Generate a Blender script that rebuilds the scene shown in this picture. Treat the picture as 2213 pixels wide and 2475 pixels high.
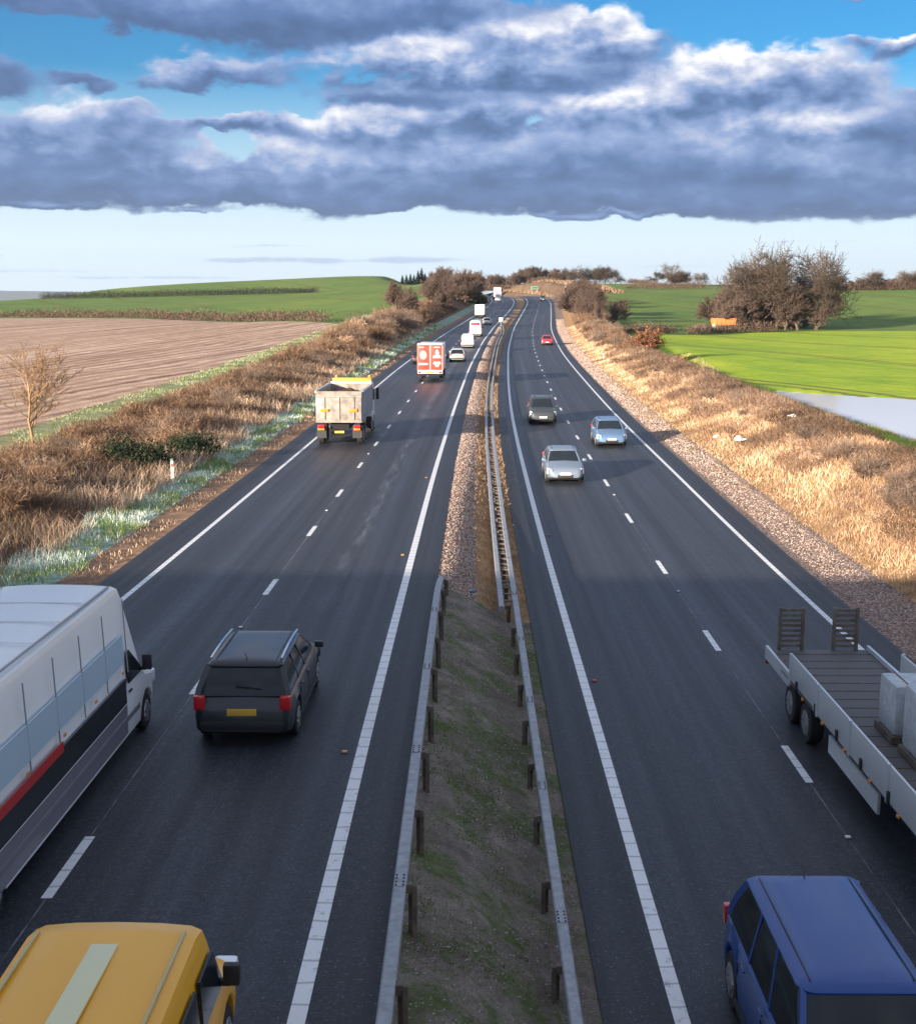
import bpy, bmesh, math, random
import numpy as np
from mathutils import Vector, Matrix
R = math.radians
for _o in list(bpy.data.objects): bpy.data.objects.remove(_o)
SC = bpy.context.scene
COL = SC.collection

# ------------------------------------------------------------------ camera
cam = bpy.data.cameras.new('camera'); co = bpy.data.objects.new('camera', cam); COL.objects.link(co)
cam.sensor_fit = 'VERTICAL'; cam.sensor_height = 36.0; cam.lens = 45.28
cam.clip_start = 0.1; cam.clip_end = 60000
co.location = (0, 0, 8.0); co.rotation_euler = (R(90 - 9.29), 0, 0)
SC.camera = co

# ------------------------------------------------------------------ sun, exposure
SUN_EL, SUN_AZ = 11.0, 42.0            # low winter sun behind the left shoulder (azimuth from straight behind)
SKY_STRENGTH = 0.10
HAZE = 5e-5
sd = bpy.data.lights.new('sun', 'SUN'); so = bpy.data.objects.new('sun', sd); COL.objects.link(so)
sd.energy = 5.0; sd.angle = R(0.5); sd.color = (1.0, 0.84, 0.66)
_to = Vector((math.sin(R(SUN_AZ)) * math.cos(R(SUN_EL)), math.cos(R(SUN_AZ)) * math.cos(R(SUN_EL)), -math.sin(R(SUN_EL))))
so.rotation_euler = _to.to_track_quat('-Z', 'Y').to_euler()
SC.view_settings.view_transform = 'Standard'; SC.view_settings.look = 'None'
SC.view_settings.exposure = 1.58; SC.view_settings.gamma = 1.0
SC.cycles.use_denoising = True
SC.cycles.max_bounces = 6; SC.cycles.transparent_max_bounces = 6; SC.cycles.volume_bounces = 0

# ------------------------------------------------------------------ node helper
class NT:
    def __init__(s, tree): s.t = tree; s.n = tree.nodes; s.l = tree.links
    def add(s, typ, **kw):
        n = s.n.new(typ)
        for k, v in kw.items(): setattr(n, k, v)
        return n
    def set(s, sock, v):
        if hasattr(v, 'is_linked') or isinstance(v, bpy.types.NodeSocket): s.l.new(v, sock)
        elif v is not None: sock.default_value = v
    def m(s, op, a, b=None, c=None, clamp=False):
        n = s.n.new('ShaderNodeMath'); n.operation = op; n.use_clamp = clamp
        for i, v in enumerate((a, b, c)):
            if v is not None: s.set(n.inputs[i], v)
        return n.outputs[0]
    def vm(s, op, a, b=None, scale=None):
        n = s.n.new('ShaderNodeVectorMath'); n.operation = op
        s.set(n.inputs[0], a)
        if b is not None: s.set(n.inputs[1], b)
        if scale is not None: s.set(n.inputs[3], scale)
        return n.outputs['Value'] if op in ('LENGTH', 'DOT_PRODUCT', 'DISTANCE') else n.outputs[0]
    def comb(s, x, y, z):
        n = s.n.new('ShaderNodeCombineXYZ')
        for i, v in enumerate((x, y, z)): s.set(n.inputs[i], v)
        return n.outputs[0]
    def sep(s, v):
        n = s.n.new('ShaderNodeSeparateXYZ'); s.l.new(v, n.inputs[0]); return n.outputs
    def noise(s, vec, scale=5, detail=3, rough=0.5, dist=0.0, dim='3D'):
        n = s.n.new('ShaderNodeTexNoise'); n.noise_dimensions = dim
        if vec is not None: s.l.new(vec, n.inputs['Vector'])
        n.inputs['Scale'].default_value = scale; n.inputs['Detail'].default_value = detail
        n.inputs['Roughness'].default_value = rough; n.inputs['Distortion'].default_value = dist
        return n.outputs['Fac']
    def ramp(s, fac, stops, mode='LINEAR'):
        n = s.n.new('ShaderNodeValToRGB'); s.l.new(fac, n.inputs[0]); e = n.color_ramp.elements
        n.color_ramp.interpolation = mode
        while len(e) < len(stops): e.new(0.5)
        for i, (p, c) in enumerate(stops):
            e[i].position = p; e[i].color = (*c, 1) if len(c) == 3 else c
        return n.outputs[0]
    def mix(s, fac, a, b, blend='MIX'):
        n = s.n.new('ShaderNodeMix'); n.data_type = 'RGBA'; n.blend_type = blend
        def col(v): return (*v, 1) if isinstance(v, tuple) and len(v) == 3 else v
        s.set(n.inputs[0], fac); s.set(n.inputs[6], col(a)); s.set(n.inputs[7], col(b))
        return n.outputs[2]
    def mapr(s, v, a, b, c=0.0, d=1.0, smooth=False):
        n = s.n.new('ShaderNodeMapRange'); n.clamp = True
        if smooth: n.interpolation_type = 'SMOOTHSTEP'
        s.set(n.inputs[0], v)
        for i, q in enumerate((a, b, c, d)): s.set(n.inputs[i + 1], q)
        return n.outputs[0]

# ------------------------------------------------------------------ sky: Nishita with procedural stratocumulus in directions (azimuth, elevation)
world = bpy.data.worlds.new('World'); SC.world = world; world.use_nodes = True
#SKYBEGIN
def build_sky():
    T = NT(world.node_tree); T.n.clear()
    out = T.add('ShaderNodeOutputWorld'); bg = T.add('ShaderNodeBackground')
    T.l.new(bg.outputs[0], out.inputs[0]); bg.inputs[1].default_value = SKY_STRENGTH
    sky = T.add('ShaderNodeTexSky', sky_type='NISHITA'); sky.sun_disc = False
    sky.sun_elevation = R(SUN_EL); sky.sun_rotation = R(180 + SUN_AZ)
    sky.air_density = 1.0; sky.dust_density = 0.3; sky.ozone_density = 3.0
    tc = T.add('ShaderNodeTexCoord')
    d = T.vm('NORMALIZE', tc.outputs['Generated'])
    dx, dy, dz = T.sep(d)
    A = T.m('MULTIPLY', T.m('ARCTAN2', dx, dy), 57.29578); E = T.m('MULTIPLY', T.m('ARCSINE', dz), 57.29578)
    # cloud masses in degrees: azimuth, elevation, half width, half height, weight, brightness of the mass
    blobs = [(-17, 12.3, 3.5, .9, .9, .30), (-9.3, 11.7, 7.2, 1.2, 1, .30), (-2.4, 12.1, 5.4, 1.0, 1, .34), (-12.8, 11.6, 3.0, .65, .5, .62),
             (-19.1, 8.9, 1.5, .65, .9, .2), (-15.6, 8.9, 1.3, .3, .8, .25), (-10.6, 9.3, 3.0, .8, .9, .60),
             (-.6, 9.8, 5.6, 1.15, 1, 1.0), (-1.3, 8.5, 5.0, .55, .7, .22), (2.0, 10.9, 2.6, 1.0, 1, 1.0), (6.4, 10.9, 2.6, 1.05, 1, .95), (4.8, 9.4, 3.3, .65, .8, .35),
             (12.8, 8.9, 4.2, 1.4, 1, .95), (7.4, 7.9, 3.4, 1.05, 1, 1.0), (15.0, 9.0, 2.0, .8, .6, .30), (18.4, 10.4, 2.2, .5, .8, .9), (12, 12.4, 1.5, .5, .9, .75), (16.7, 11.9, 1.5, .22, .6, .5),
             (-16.5, 6.6, 4.8, 1.5, 1, .62), (-14.3, 7.5, 2.6, .65, .8, .5), (-18.5, 5.3, 3.5, 1.05, 1, .3), (-8.5, 7.4, 2.4, .42, .8, .6), (-3.7, 7.2, 3.5, .85, 1, .85), (.9, 7.8, 3.0, .85, 1, .8),
             (-7.6, 5.5, 5.2, 1.15, 1, .68), (-1.6, 4.55, 2.8, .70, 1, .24), (-5.6, 4.35, 2.6, .72, 1, .28), (-9.6, 4.7, 2.8, .60, 1, .26), (2.0, 5.7, 5.6, 1.25, 1, .5), (8.5, 6.1, 5.4, 1.25, 1, .45), (14.1, 7.1, 3.9, .95, 1, 1.0), (14, 5.3, 6.1, 1.15, 1, .42),
             (19, 7.2, 2.6, 1.25, .9, .42), (5.2, 4.45, 3.4, .60, 1, .22), (10.2, 4.15, 2.6, .62, 1, .30), (15.0, 4.05, 3.6, .66, 1, .24), (6.2, 3.72, 3.2, .16, .6, .85), (-16.8, 4.0, 2.8, .16, .55, .8), (-11.5, 3.9, 1.6, .14, .45, .7), (18.3, 4.4, 3.5, .85, 1, .35), (-16.4, 4.65, 4.2, .6, 1, .22),
             (-9.8, 8.15, 3.2, .36, -1.1, .5), (-16.7, 11.1, 1.4, .5, -1.2, .5), (-15.2, 10.4, 1.5, .3, -1.0, .5), (11.0, 11.6, 2.4, .6, -.8, .5), (-2.2, 3.72, 1.3, .2, -.8, .5), (16.0, 11.2, 3.0, .5, -.4, .5), (3.2, 7.5, .8, .25, -.7, .5), (-9.9, 6.6, .5, .5, -.9, .4), (19.6, 8.6, 1.2, .4, -.5, .5),
             (-6.2, 1.75, 7.4, .17, .70, .4), (-1.5, 1.85, 2.0, .16, .3, .9), (-19.5, 1.83, .9, .10, .6, .4), (-13.0, 1.0, 7.0, .09, .50, .6), (7.5, 1.5, 4.5, .10, .52, .5), (-17.5, 1.25, 3.0, .07, .5, .6), (1.5, 1.15, 5.0, .07, .48, .6), (-8, 2.35, 3.5, .07, .46, .7), (14, 2.5, 4.0, .08, .48, .7), (20.2, 2.7, .9, .25, .6, .4),
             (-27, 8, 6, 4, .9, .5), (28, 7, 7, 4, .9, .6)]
    pv = T.comb(A, T.m('MULTIPLY', E, 1.7), 3.7)
    n1 = T.noise(pv, .20, 4, .52, .3)
    n2 = T.noise(pv, .62, 6, .56, .25)
    n3 = T.noise(T.comb(A, T.m('MULTIPLY', E, 1.7), 9.1), .42, 5, .55, .2)
    n4 = T.noise(T.comb(A, T.m('MULTIPLY', E, 1.5), 5.3), .55, 5, .52, .2)
    wa = T.m('MULTIPLY_ADD', T.m('SUBTRACT', n1, .5), 3.6, T.m('MULTIPLY_ADD', T.m('SUBTRACT', n2, .5), 1.5, A))
    # billows: undersides stay flatter than the tops
    we = T.m('MULTIPLY_ADD', T.m('SUBTRACT', n3, .5), T.mapr(E, 2.3, 4.4, .22, 1.9), E)
    tot = hs_ = bs = ps = None
    for (ca, ce, ra, re, w, b) in blobs:
        u = T.m('MULTIPLY_ADD', wa, 1 / ra, -ca / ra); v = T.m('MULTIPLY_ADD', we, 1 / re, -ce / re)
        q = T.m('MULTIPLY_ADD', u, u, T.m('MULTIPLY', v, v))
        g = T.m('MULTIPLY', T.m('POWER', 2.718, T.m('MULTIPLY', q, -1.0)), w)
        tot = g if tot is None else T.m('ADD', tot, g)
        if w > 0:
            g2 = T.m('MULTIPLY', g, g)
            ps = g2 if ps is None else T.m('ADD', ps, g2)
            hs_ = T.m('MULTIPLY', g2, v) if hs_ is None else T.m('MULTIPLY_ADD', g2, v, hs_)
            bs = T.m('MULTIPLY', g2, b) if bs is None else T.m('MULTIPLY_ADD', g2, b, bs)
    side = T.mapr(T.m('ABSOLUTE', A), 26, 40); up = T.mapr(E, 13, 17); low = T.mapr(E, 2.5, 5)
    fill_cloud = T.m('MULTIPLY', T.m('MULTIPLY', T.m('MAXIMUM', side, up), low), .5)  # unseen cloud overhead and to the sides, made bright to fill the shade
    tot = T.m('ADD', tot, fill_cloud); ps = T.m('ADD', T.m('ADD', ps, T.m('MULTIPLY', fill_cloud, fill_cloud)), .02); bs = T.m('MULTIPLY_ADD', T.m('MULTIPLY', fill_cloud, fill_cloud), 1.5, bs)
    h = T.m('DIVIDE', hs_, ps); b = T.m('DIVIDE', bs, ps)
    det = T.m('MULTIPLY_ADD', T.m('SUBTRACT', n1, .5), .7, T.m('MULTIPLY', T.m('SUBTRACT', n2, .5), 1.5))
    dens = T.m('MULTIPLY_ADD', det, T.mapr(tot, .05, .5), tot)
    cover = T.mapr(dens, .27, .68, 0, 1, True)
    bil = T.m('ABSOLUTE', T.m('MULTIPLY_ADD', n4, 2.0, -1.0))
    lit = T.m('MULTIPLY_ADD', h, .72, .47)
    lit = T.m('MULTIPLY_ADD', T.m('SUBTRACT', n2, .5), .85, lit)
    lit = T.m('MULTIPLY_ADD', T.m('SUBTRACT', bil, .16), .55, lit)
    lit = T.m('MULTIPLY_ADD', T.m('SUBTRACT', n3, .5), .55, lit)
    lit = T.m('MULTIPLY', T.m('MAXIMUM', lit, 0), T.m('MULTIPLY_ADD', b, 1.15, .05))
    lit = T.m('MULTIPLY_ADD', T.mapr(dens, .75, .25), .14, lit, True)
    ccol = T.ramp(lit, [(0.0, (.024, .049, .110)), (.20, (.039, .074, .158)), (.45, (.092, .134, .232)), (.72, (.205, .225, .285)), (1.0, (.37, .37, .375))])
    pale = T.mapr(E, 3.6, 1.6)
    ccol = T.mix(T.m('MULTIPLY', pale, .85), ccol, (.215, .27, .34))
    hs = T.add('ShaderNodeHueSaturation'); hs.inputs['Saturation'].default_value = 1.3; hs.inputs['Value'].default_value = .43
    T.l.new(sky.outputs[0], hs.inputs['Color'])
    clear = T.mix(1.0, hs.outputs[0], (.42, .98, 1.22), 'MULTIPLY')
    clear = T.mix(T.mapr(E, 9.5, 2.5, 0, .93), clear, (2.95, 3.42, 3.85))
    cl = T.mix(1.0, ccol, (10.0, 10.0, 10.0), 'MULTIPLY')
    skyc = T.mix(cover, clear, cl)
    skyc = T.mix(T.mapr(E, 0.0, -1.5), skyc, (.9, 1.0, 1.1))
    T.l.new(skyc, bg.inputs[0])
build_sky()
#SKYEND
# ================================================================== mesh helpers
def tag(o, label=None, cat=None, group=None, kind=None):
    if label: o['label'] = label
    if cat: o['category'] = cat
    if group: o['group'] = group
    if kind: o['kind'] = kind
    return o
def empty(name, loc=(0, 0, 0), rot=(0, 0, 0), label=None, cat=None, group=None):
    o = bpy.data.objects.new(name, None); COL.objects.link(o); o.location = loc; o.rotation_euler = rot
    o.empty_display_size = .2
    return tag(o, label, cat, group)
def link(name, me, mats, parent=None):
    o = bpy.data.objects.new(name, me); COL.objects.link(o)
    for m in (mats if isinstance(mats, (list, tuple)) else [mats]): me.materials.append(m)
    if parent: o.parent = parent
    return o
def np_mesh(name, V, F, smooth=True, mi=None, col=None, uv=None):
    """V (n,3); F (m,3) or (m,4) array"""
    V = np.asarray(V, np.float32); F = np.asarray(F, np.int32); k = F.shape[1]
    me = bpy.data.meshes.new(name)
    me.vertices.add(len(V)); me.vertices.foreach_set('co', V.ravel())
    me.loops.add(F.size); me.loops.foreach_set('vertex_index', F.ravel())
    me.polygons.add(len(F)); me.polygons.foreach_set('loop_start', np.arange(0, F.size, k, dtype=np.int32))
    me.polygons.foreach_set('use_smooth', np.full(len(F), smooth))
    if mi is not None: me.polygons.foreach_set('material_index', np.asarray(mi, np.int32))
    if uv is not None:
        l = me.uv_layers.new(name='UVMap'); l.data.foreach_set('uv', np.asarray(uv, np.float32)[F.ravel()].ravel())
    if col is not None:
        a = me.color_attributes.new('Tint', 'FLOAT_COLOR', 'POINT')
        c = np.ones((len(V), 4), np.float32); c[:, :3] = col; a.data.foreach_set('color', c.ravel())
    me.update(calc_edges=True); me.validate()
    return me
class MB:
    """collects shapes into one mesh"""
    def __init__(s): s.v = []; s.f = []; s.mi = []; s.sm = []
    def raw(s, vs, fs, mi=0, smooth=False):
        o = len(s.v); s.v += [tuple(p) for p in vs]
        for f in fs: s.f.append(tuple(i + o for i in f)); s.mi.append(mi); s.sm.append(smooth)
        return s
    def box(s, c, d, mi=0, bev=0.0, taper=(1, 1), rot=None):
        """c centre, d full size; bev chamfers all edges; taper scales the top in x,y"""
        bm = bmesh.new(); bmesh.ops.create_cube(bm, size=1)
        for v in bm.verts:
            if v.co.z > 0: v.co.x *= taper[0]; v.co.y *= taper[1]
            v.co = Vector((v.co.x * d[0], v.co.y * d[1], v.co.z * d[2]))
        if bev > 0: bmesh.ops.bevel(bm, geom=bm.edges[:], offset=bev, segments=2, affect='EDGES', profile=.6)
        M = Matrix.Translation(c) @ (rot.to_matrix().to_4x4() if rot else Matrix())
        bmesh.ops.transform(bm, matrix=M, verts=bm.verts)
        bm.verts.ensure_lookup_table()
        s.raw([v.co for v in bm.verts], [[v.index for v in f.verts] for f in bm.faces], mi); bm.free(); return s
    def cyl(s, a, b, r0, r1=None, n=16, mi=0, caps=True, smooth=True):
        a, b = Vector(a), Vector(b); r1 = r0 if r1 is None else r1
        z = (b - a).normalized(); x = z.orthogonal().normalized(); y = z.cross(x)
        vs = []
        for p, r in ((a, r0), (b, r1)):
            for i in range(n):
                t = 2 * math.pi * i / n; vs.append(p + x * (r * math.cos(t)) + y * (r * math.sin(t)))
        s.raw(vs, [(i, (i + 1) % n, n + (i + 1) % n, n + i) for i in range(n)], mi, smooth)
        if caps: s.raw(vs, [tuple(range(n - 1, -1, -1)), tuple(range(n, 2 * n))], mi, False)
        return s
    def loft(s, rings, mi=0, closed=True, caps=True, smooth=True):
        n = len(rings[0]); vs = [p for r in rings for p in r]; fs = []
        for i in range(len(rings) - 1):
            for j in range(n if closed else n - 1):
                fs.append((i * n + j, i * n + (j + 1) % n, (i + 1) * n + (j + 1) % n, (i + 1) * n + j))
        s.raw(vs, fs, mi, smooth)
        if caps: s.raw(vs, [tuple(range(n - 1, -1, -1)), tuple((len(rings) - 1) * n + j for j in range(n))], mi, smooth)
        return s
    def quad(s, *p, mi=0): return s.raw(p, [tuple(range(len(p)))], mi)
    def build(s, name, mats, parent=None, sharp=35):
        me = bpy.data.meshes.new(name); me.from_pydata(s.v, [], s.f)
        me.polygons.foreach_set('material_index', s.mi); me.polygons.foreach_set('use_smooth', [True] * len(s.f))
        bm = bmesh.new(); bm.from_mesh(me); bmesh.ops.remove_doubles(bm, verts=bm.verts, dist=1e-4)
        bmesh.ops.recalc_face_normals(bm, faces=bm.faces); bm.to_mesh(me); bm.free()
        try: me.set_sharp_from_angle(angle=R(sharp))
        except Exception: pass
        return link(name, me, mats, parent)

# ================================================================== materials
def mat(name, base=None, rough=.6, metal=0.0, spec=.5, fn=None, coat=0.0):
    m = bpy.data.materials.new(name); m.use_nodes = True
    T = NT(m.node_tree); b = m.node_tree.nodes['Principled BSDF']
    b.inputs['Roughness'].default_value = rough; b.inputs['Metallic'].default_value = metal
    b.inputs['Specular IOR Level'].default_value = spec; b.inputs['Coat Weight'].default_value = coat
    if base: b.inputs['Base Color'].default_value = (*base, 1)
    if fn: fn(T, b)
    return m
def bump(T, b, h, strength=.3, dist=.02):
    n = T.add('ShaderNodeBump'); n.inputs['Strength'].default_value = strength; n.inputs['Distance'].default_value = dist
    T.l.new(h, n.inputs['Height']); T.l.new(n.outputs[0], b.inputs['Normal'])
def opos(T): return T.add('ShaderNodeNewGeometry').outputs['Position']
def uvw(T): return T.add('ShaderNodeTexCoord').outputs['UV']

def f_asphalt(dark):
    def fn(T, b):
        p = opos(T); uv = uvw(T); u, v, _ = T.sep(uv)
        g = T.noise(p, 38, 3, .75)                       # chippings
        g2 = T.noise(p, 9, 4, .6)
        patch = T.noise(T.comb(T.m('MULTIPLY', u, .5), T.m('MULTIPLY', v, .05), 0), 1.4, 4, .6, .4)
        streak = T.noise(T.comb(T.m('MULTIPLY', u, 2.2), T.m('MULTIPLY', v, .012), 4), 1.0, 4, .62)
        gs = T.mapr(g, .33, .67)
        k = T.m('MULTIPLY_ADD', gs, .55, T.m('MULTIPLY_ADD', g2, .5, -.08))
        k = T.m('MULTIPLY', k, T.m('MULTIPLY_ADD', T.m('COSINE', T.m('MULTIPLY', u, 3.396)), .12, 1.0))
        k = T.m('MULTIPLY', k, T.m('MULTIPLY_ADD', patch, .55, .72))
        k = T.m('MULTIPLY', k, T.m('MULTIPLY_ADD', streak, .75, .62))
        c = T.ramp(k, [(0.05, tuple(q * dark for q in (.008, .0098, .0135))), (.45, tuple(q * dark for q in (.021, .0255, .036))), (.9, tuple(q * dark for q in (.088, .099, .126)))])
        salt = T.m('MULTIPLY', T.mapr(T.m('ABSOLUTE', T.m('ADD', u, T.m('MULTIPLY_ADD', T.noise(T.comb(0, T.m('MULTIPLY', v, .05), 0), 1.0, 2), .5, 1.65))), .42, .03), T.mapr(T.noise(T.comb(T.m('MULTIPLY', u, 3.0), T.m('MULTIPLY', v, .35), 2), 1.0, 5, .7), .46, .66))
        c = T.mix(T.m('MULTIPLY', T.m('MULTIPLY', salt, .30), T.mapr(v, 30, 42)), c, (.30, .34, .42))
        # stray pale chips
        chip = T.mapr(T.noise(p, 21, 2, .5), .63, .70)
        c = T.mix(T.m('MULTIPLY', chip, .45), c, (.17, .18, .20))
        c = T.mix(T.m('MULTIPLY', T.mapr(T.noise(p, 17, 2, .5), .40, .33), .5), c, (.006, .007, .009))
        T.l.new(c, b.inputs['Base Color'])
        T.l.new(T.m('MULTIPLY_ADD', streak, -.30, .68), b.inputs['Roughness']); b.inputs['Specular IOR Level'].default_value = .38
        bump(T, b, g, .35, .012)
    return fn
M = {}
M['asphalt'] = mat('asphalt', fn=f_asphalt(1.0))
M['hardstrip'] = mat('hardstrip', fn=f_asphalt(.62))
def f_paint(T, b):
    p = opos(T); uv = uvw(T); u, v, _ = T.sep(uv)
    n = T.noise(p, 7, 5, .7); n2 = T.noise(p, 55, 2, .6)
    w = T.mapr(T.m('MULTIPLY_ADD', n2, .35, n), .46, .60)
    rib = T.m('FRACT', T.m('MULTIPLY_ADD', T.noise(p, 1.5, 1), .4, T.m('MULTIPLY', v, 2.0)))
    ribm = T.m('MULTIPLY', T.mapr(rib, .86, .92), T.mapr(rib, .995, .96))
    c = T.mix(w, (.36, .37, .39), (.72, .74, .76)); c = T.mix(T.m('MULTIPLY', ribm, .55), c, (.14, .15, .17))
    T.l.new(c, b.inputs['Base Color']); b.inputs['Roughness'].default_value = .55
M['paint'] = mat('road_paint', fn=f_paint)
def f_joint(T, b):
    p = opos(T); n = T.noise(p, 1.3, 5, .7)
    T.l.new(T.mix(T.mapr(n, .42, .62), (.05, .055, .065), (.22, .23, .25)), b.inputs['Base Color'])
M['joint'] = mat('joint', fn=f_joint)
def f_ground(stops, s1=3.0, s2=20.0, rough=.95, bs=.6, bd=.05):
    def fn(T, b):
        p = opos(T); n = T.noise(p, s1, 6, .65, .3); n2 = T.noise(p, s2, 4, .7)
        k = T.m('ADD', T.m('MULTIPLY', n, .6), T.m('MULTIPLY', n2, .4))
        k = T.mapr(k, .30, .70)
        T.l.new(T.ramp(k, stops), b.inputs['Base Color']); b.inputs['Roughness'].default_value = rough; b.inputs['Specular IOR Level'].default_value = .2
        bump(T, b, T.m('ADD', n2, n), bs, bd)
    return fn
M['dirt'] = mat('dirt', fn=f_ground([(0, (.06, .035, .022)), (.4, (.20, .12, .075)), (.7, (.34, .22, .14)), (1, (.48, .36, .26))], 2.2, 24))
M['scrub_soil'] = mat('scrub_soil', fn=f_ground([(0, (.035, .022, .014)), (.45, (.12, .072, .042)), (1, (.28, .17, .10))], 1.2, 12))
M['drygrass_soil'] = mat('drygrass_soil', fn=f_ground([(0, (.10, .06, .03)), (.45, (.30, .18, .09)), (1, (.52, .36, .21))], 1.2, 14))
M['frost_soil'] = mat('frost_soil', fn=f_ground([(0, (.06, .10, .05)), (.4, (.16, .24, .15)), (.7, (.36, .46, .42)), (1, (.66, .74, .72))], 2.2, 14))
M['margin'] = mat('margin', fn=f_ground([(0, (.06, .08, .025)), (.35, (.16, .19, .07)), (.65, (.28, .28, .16)), (1, (.50, .50, .42))], 1.1, 9))
def f_moss(T, b):
    f_ground([(0, (.075, .06, .05)), (.35, (.18, .15, .125)), (.65, (.28, .24, .205)), (1, (.46, .40, .35))], 1.3, 34, bs=1.0)(T, b)
    src = b.inputs['Base Color'].links[0].from_socket; p = opos(T)
    k = T.m('ADD', T.m('MULTIPLY', T.noise(p, .9, 5, .65), .55), T.m('ADD', T.m('MULTIPLY', T.noise(p, 6, 5, .7), .35), T.m('MULTIPLY', T.noise(p, 40, 2, .6), .12)))
    g = T.ramp(T.noise(p, 9, 4, .7), [(.3, (.055, .09, .022)), (.6, (.11, .165, .035)), (.8, (.20, .21, .07))])
    T.l.new(T.mix(T.mapr(k, .49, .585, 0, .85), src, g), b.inputs['Base Color'])
M['moss_soil'] = mat('moss_soil', fn=f_moss)
def f_gravel(T, b):
    p = opos(T)
    vo = T.add('ShaderNodeTexVoronoi'); vo.inputs['Scale'].default_value = 13; T.l.new(p, vo.inputs['Vector'])
    n = T.noise(p, .8, 4, .6)
    h, s_, v_ = T.sep(vo.outputs['Color'])
    c = T.ramp(h, [(0, (.12, .078, .062)), (.35, (.25, .165, .130)), (.7, (.38, .27, .215)), (1, (.52, .42, .36))])
    c = T.mix(T.mapr(vo.outputs['Distance'], .35, .75), c, (.07, .05, .045))
    c = T.mix(T.mapr(n, .5, .7, 0, .5), c, (.22, .12, .06))
    T.l.new(c, b.inputs['Base Color']); b.inputs['Roughness'].default_value = .9
    bump(T, b, T.m('SUBTRACT', 1.0, vo.outputs['Distance']), .45, .03)
M['gravel'] = mat('gravel', fn=f_gravel)
def f_plough(T, b):
    p = opos(T); x, y, z = T.sep(p)
    # furrows run alongside the road, wavering
    q = T.m('ADD', T.m('MULTIPLY', x, .972), T.m('MULTIPLY', y, -.235))
    nn = T.noise(p, .06, 3, .5)
    w1 = T.m('SINE', T.m('MULTIPLY_ADD', nn, 14.0, T.m('MULTIPLY', q, 3.6)))
    band = T.noise(T.comb(T.m('MULTIPLY', q, .55), T.m('MULTIPLY', y, .012), 0), 1.0, 5, .65, .3)
    cl = T.noise(p, 5.5, 5, .75); cl2 = T.noise(p, .5, 5, .6)
    k = T.m('MULTIPLY_ADD', w1, .07, T.m('MULTIPLY_ADD', band, .75, T.m('MULTIPLY_ADD', cl, .6, T.m('MULTIPLY', cl2, .35))))
    c = T.ramp(T.mapr(k, .60, 1.08), [(0, (.12, .072, .055)), (.3, (.28, .18, .135)), (.6, (.46, .32, .235)), (1, (.68, .55, .46))])
    T.l.new(c, b.inputs['Base Color']); b.inputs['Roughness'].default_value = .95; b.inputs['Specular IOR Level'].default_value = .1
    bump(T, b, T.m('ADD', T.m('MULTIPLY', w1, .25), cl), .8, .12)
M['plough'] = mat('plough', fn=f_plough)
def f_field(bright):
  def fn(T, b):
      p = opos(T); x, y, z = T.sep(p)
      n = T.noise(p, .018, 4, .55); n2 = T.noise(p, 1.4, 6, .7); n3 = T.noise(p, .15, 4, .6)
      # drill rows and tramlines
      q = T.m('MULTIPLY_ADD', T.noise(p, .01, 2), 6.0, T.m('ADD', T.m('MULTIPLY', x, .62), T.m('MULTIPLY', y, .25)))
      row = T.noise(T.comb(T.m('MULTIPLY', q, 1.2), T.m('MULTIPLY', y, .01), 0), 1.0, 3, .6)
      k = T.m('MULTIPLY_ADD', n2, .45, T.m('MULTIPLY_ADD', n3, .45, T.m('MULTIPLY_ADD', row, .35, T.m('MULTIPLY', n, .5))))
      c = T.ramp(T.mapr(k, .55, 1.2), [(0, (.10, .20, .02)), (.4, (.23, .35, .022)), (.75, (.42, .47, .03)), (1, (.56, .52, .07))] if bright else [(0, (.055, .105, .025)), (.45, (.105, .175, .034)), (.8, (.18, .225, .045)), (1, (.25, .27, .07))])
      f = T.m('FRACT', T.m('MULTIPLY', q, .045)); tr = T.m('MAXIMUM', T.m('MULTIPLY', T.mapr(f, .455, .46), T.mapr(f, .487, .482)), T.m('MULTIPLY', T.mapr(f, .525, .53), T.mapr(f, .557, .552)))
      c = T.mix(T.m('MULTIPLY', tr, .75), c, (.11, .085, .03))
      T.l.new(c, b.inputs['Base Color']); b.inputs['Roughness'].default_value = .9; b.inputs['Specular IOR Level'].default_value = .2
      bump(T, b, n2, .7, .12)
  return fn
M['field'] = mat('field', fn=f_field(True)); M['field_hill'] = mat('field_hill', fn=f_field(False))
M['plain'] = mat('plain', fn=f_ground([(0, (.05, .09, .03)), (.5, (.10, .14, .05)), (1, (.16, .16, .08))], .01, .08))
M['cut'] = mat('cut', fn=f_ground([(0, (.05, .03, .02)), (.4, (.12, .075, .05)), (.75, (.19, .13, .085)), (1, (.26, .19, .12))], .25, 1.6))
M['hill'] = mat('hill', (.09, .11, .10), .9)
def f_water(T, b):
    b.inputs['Base Color'].default_value = (.88, .91, .93, 1); b.inputs['Roughness'].default_value = .06
    b.inputs['IOR'].default_value = 1.14; b.inputs['Specular IOR Level'].default_value = .5
    bump(T, b, T.noise(opos(T), 1.2, 2, .5), .03, .01)
M['water'] = mat('water', fn=f_water)
def tinted(name, rough=.85, trans=0.0):
    def fn(T, b):
        a = T.add('ShaderNodeVertexColor', layer_name='Tint'); oi = T.add('ShaderNodeObjectInfo')
        v = T.mapr(oi.outputs['Random'], 0, 1, .78, 1.22)
        c = T.mix(1.0, a.outputs[0], T.comb(v, v, v), 'MULTIPLY')
        T.l.new(c, b.inputs['Base Color']); b.inputs['Specular IOR Level'].default_value = .15
    return mat(name, rough=rough, fn=fn)
M['twig'] = tinted('twig'); M['blade'] = tinted('blade')
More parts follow.
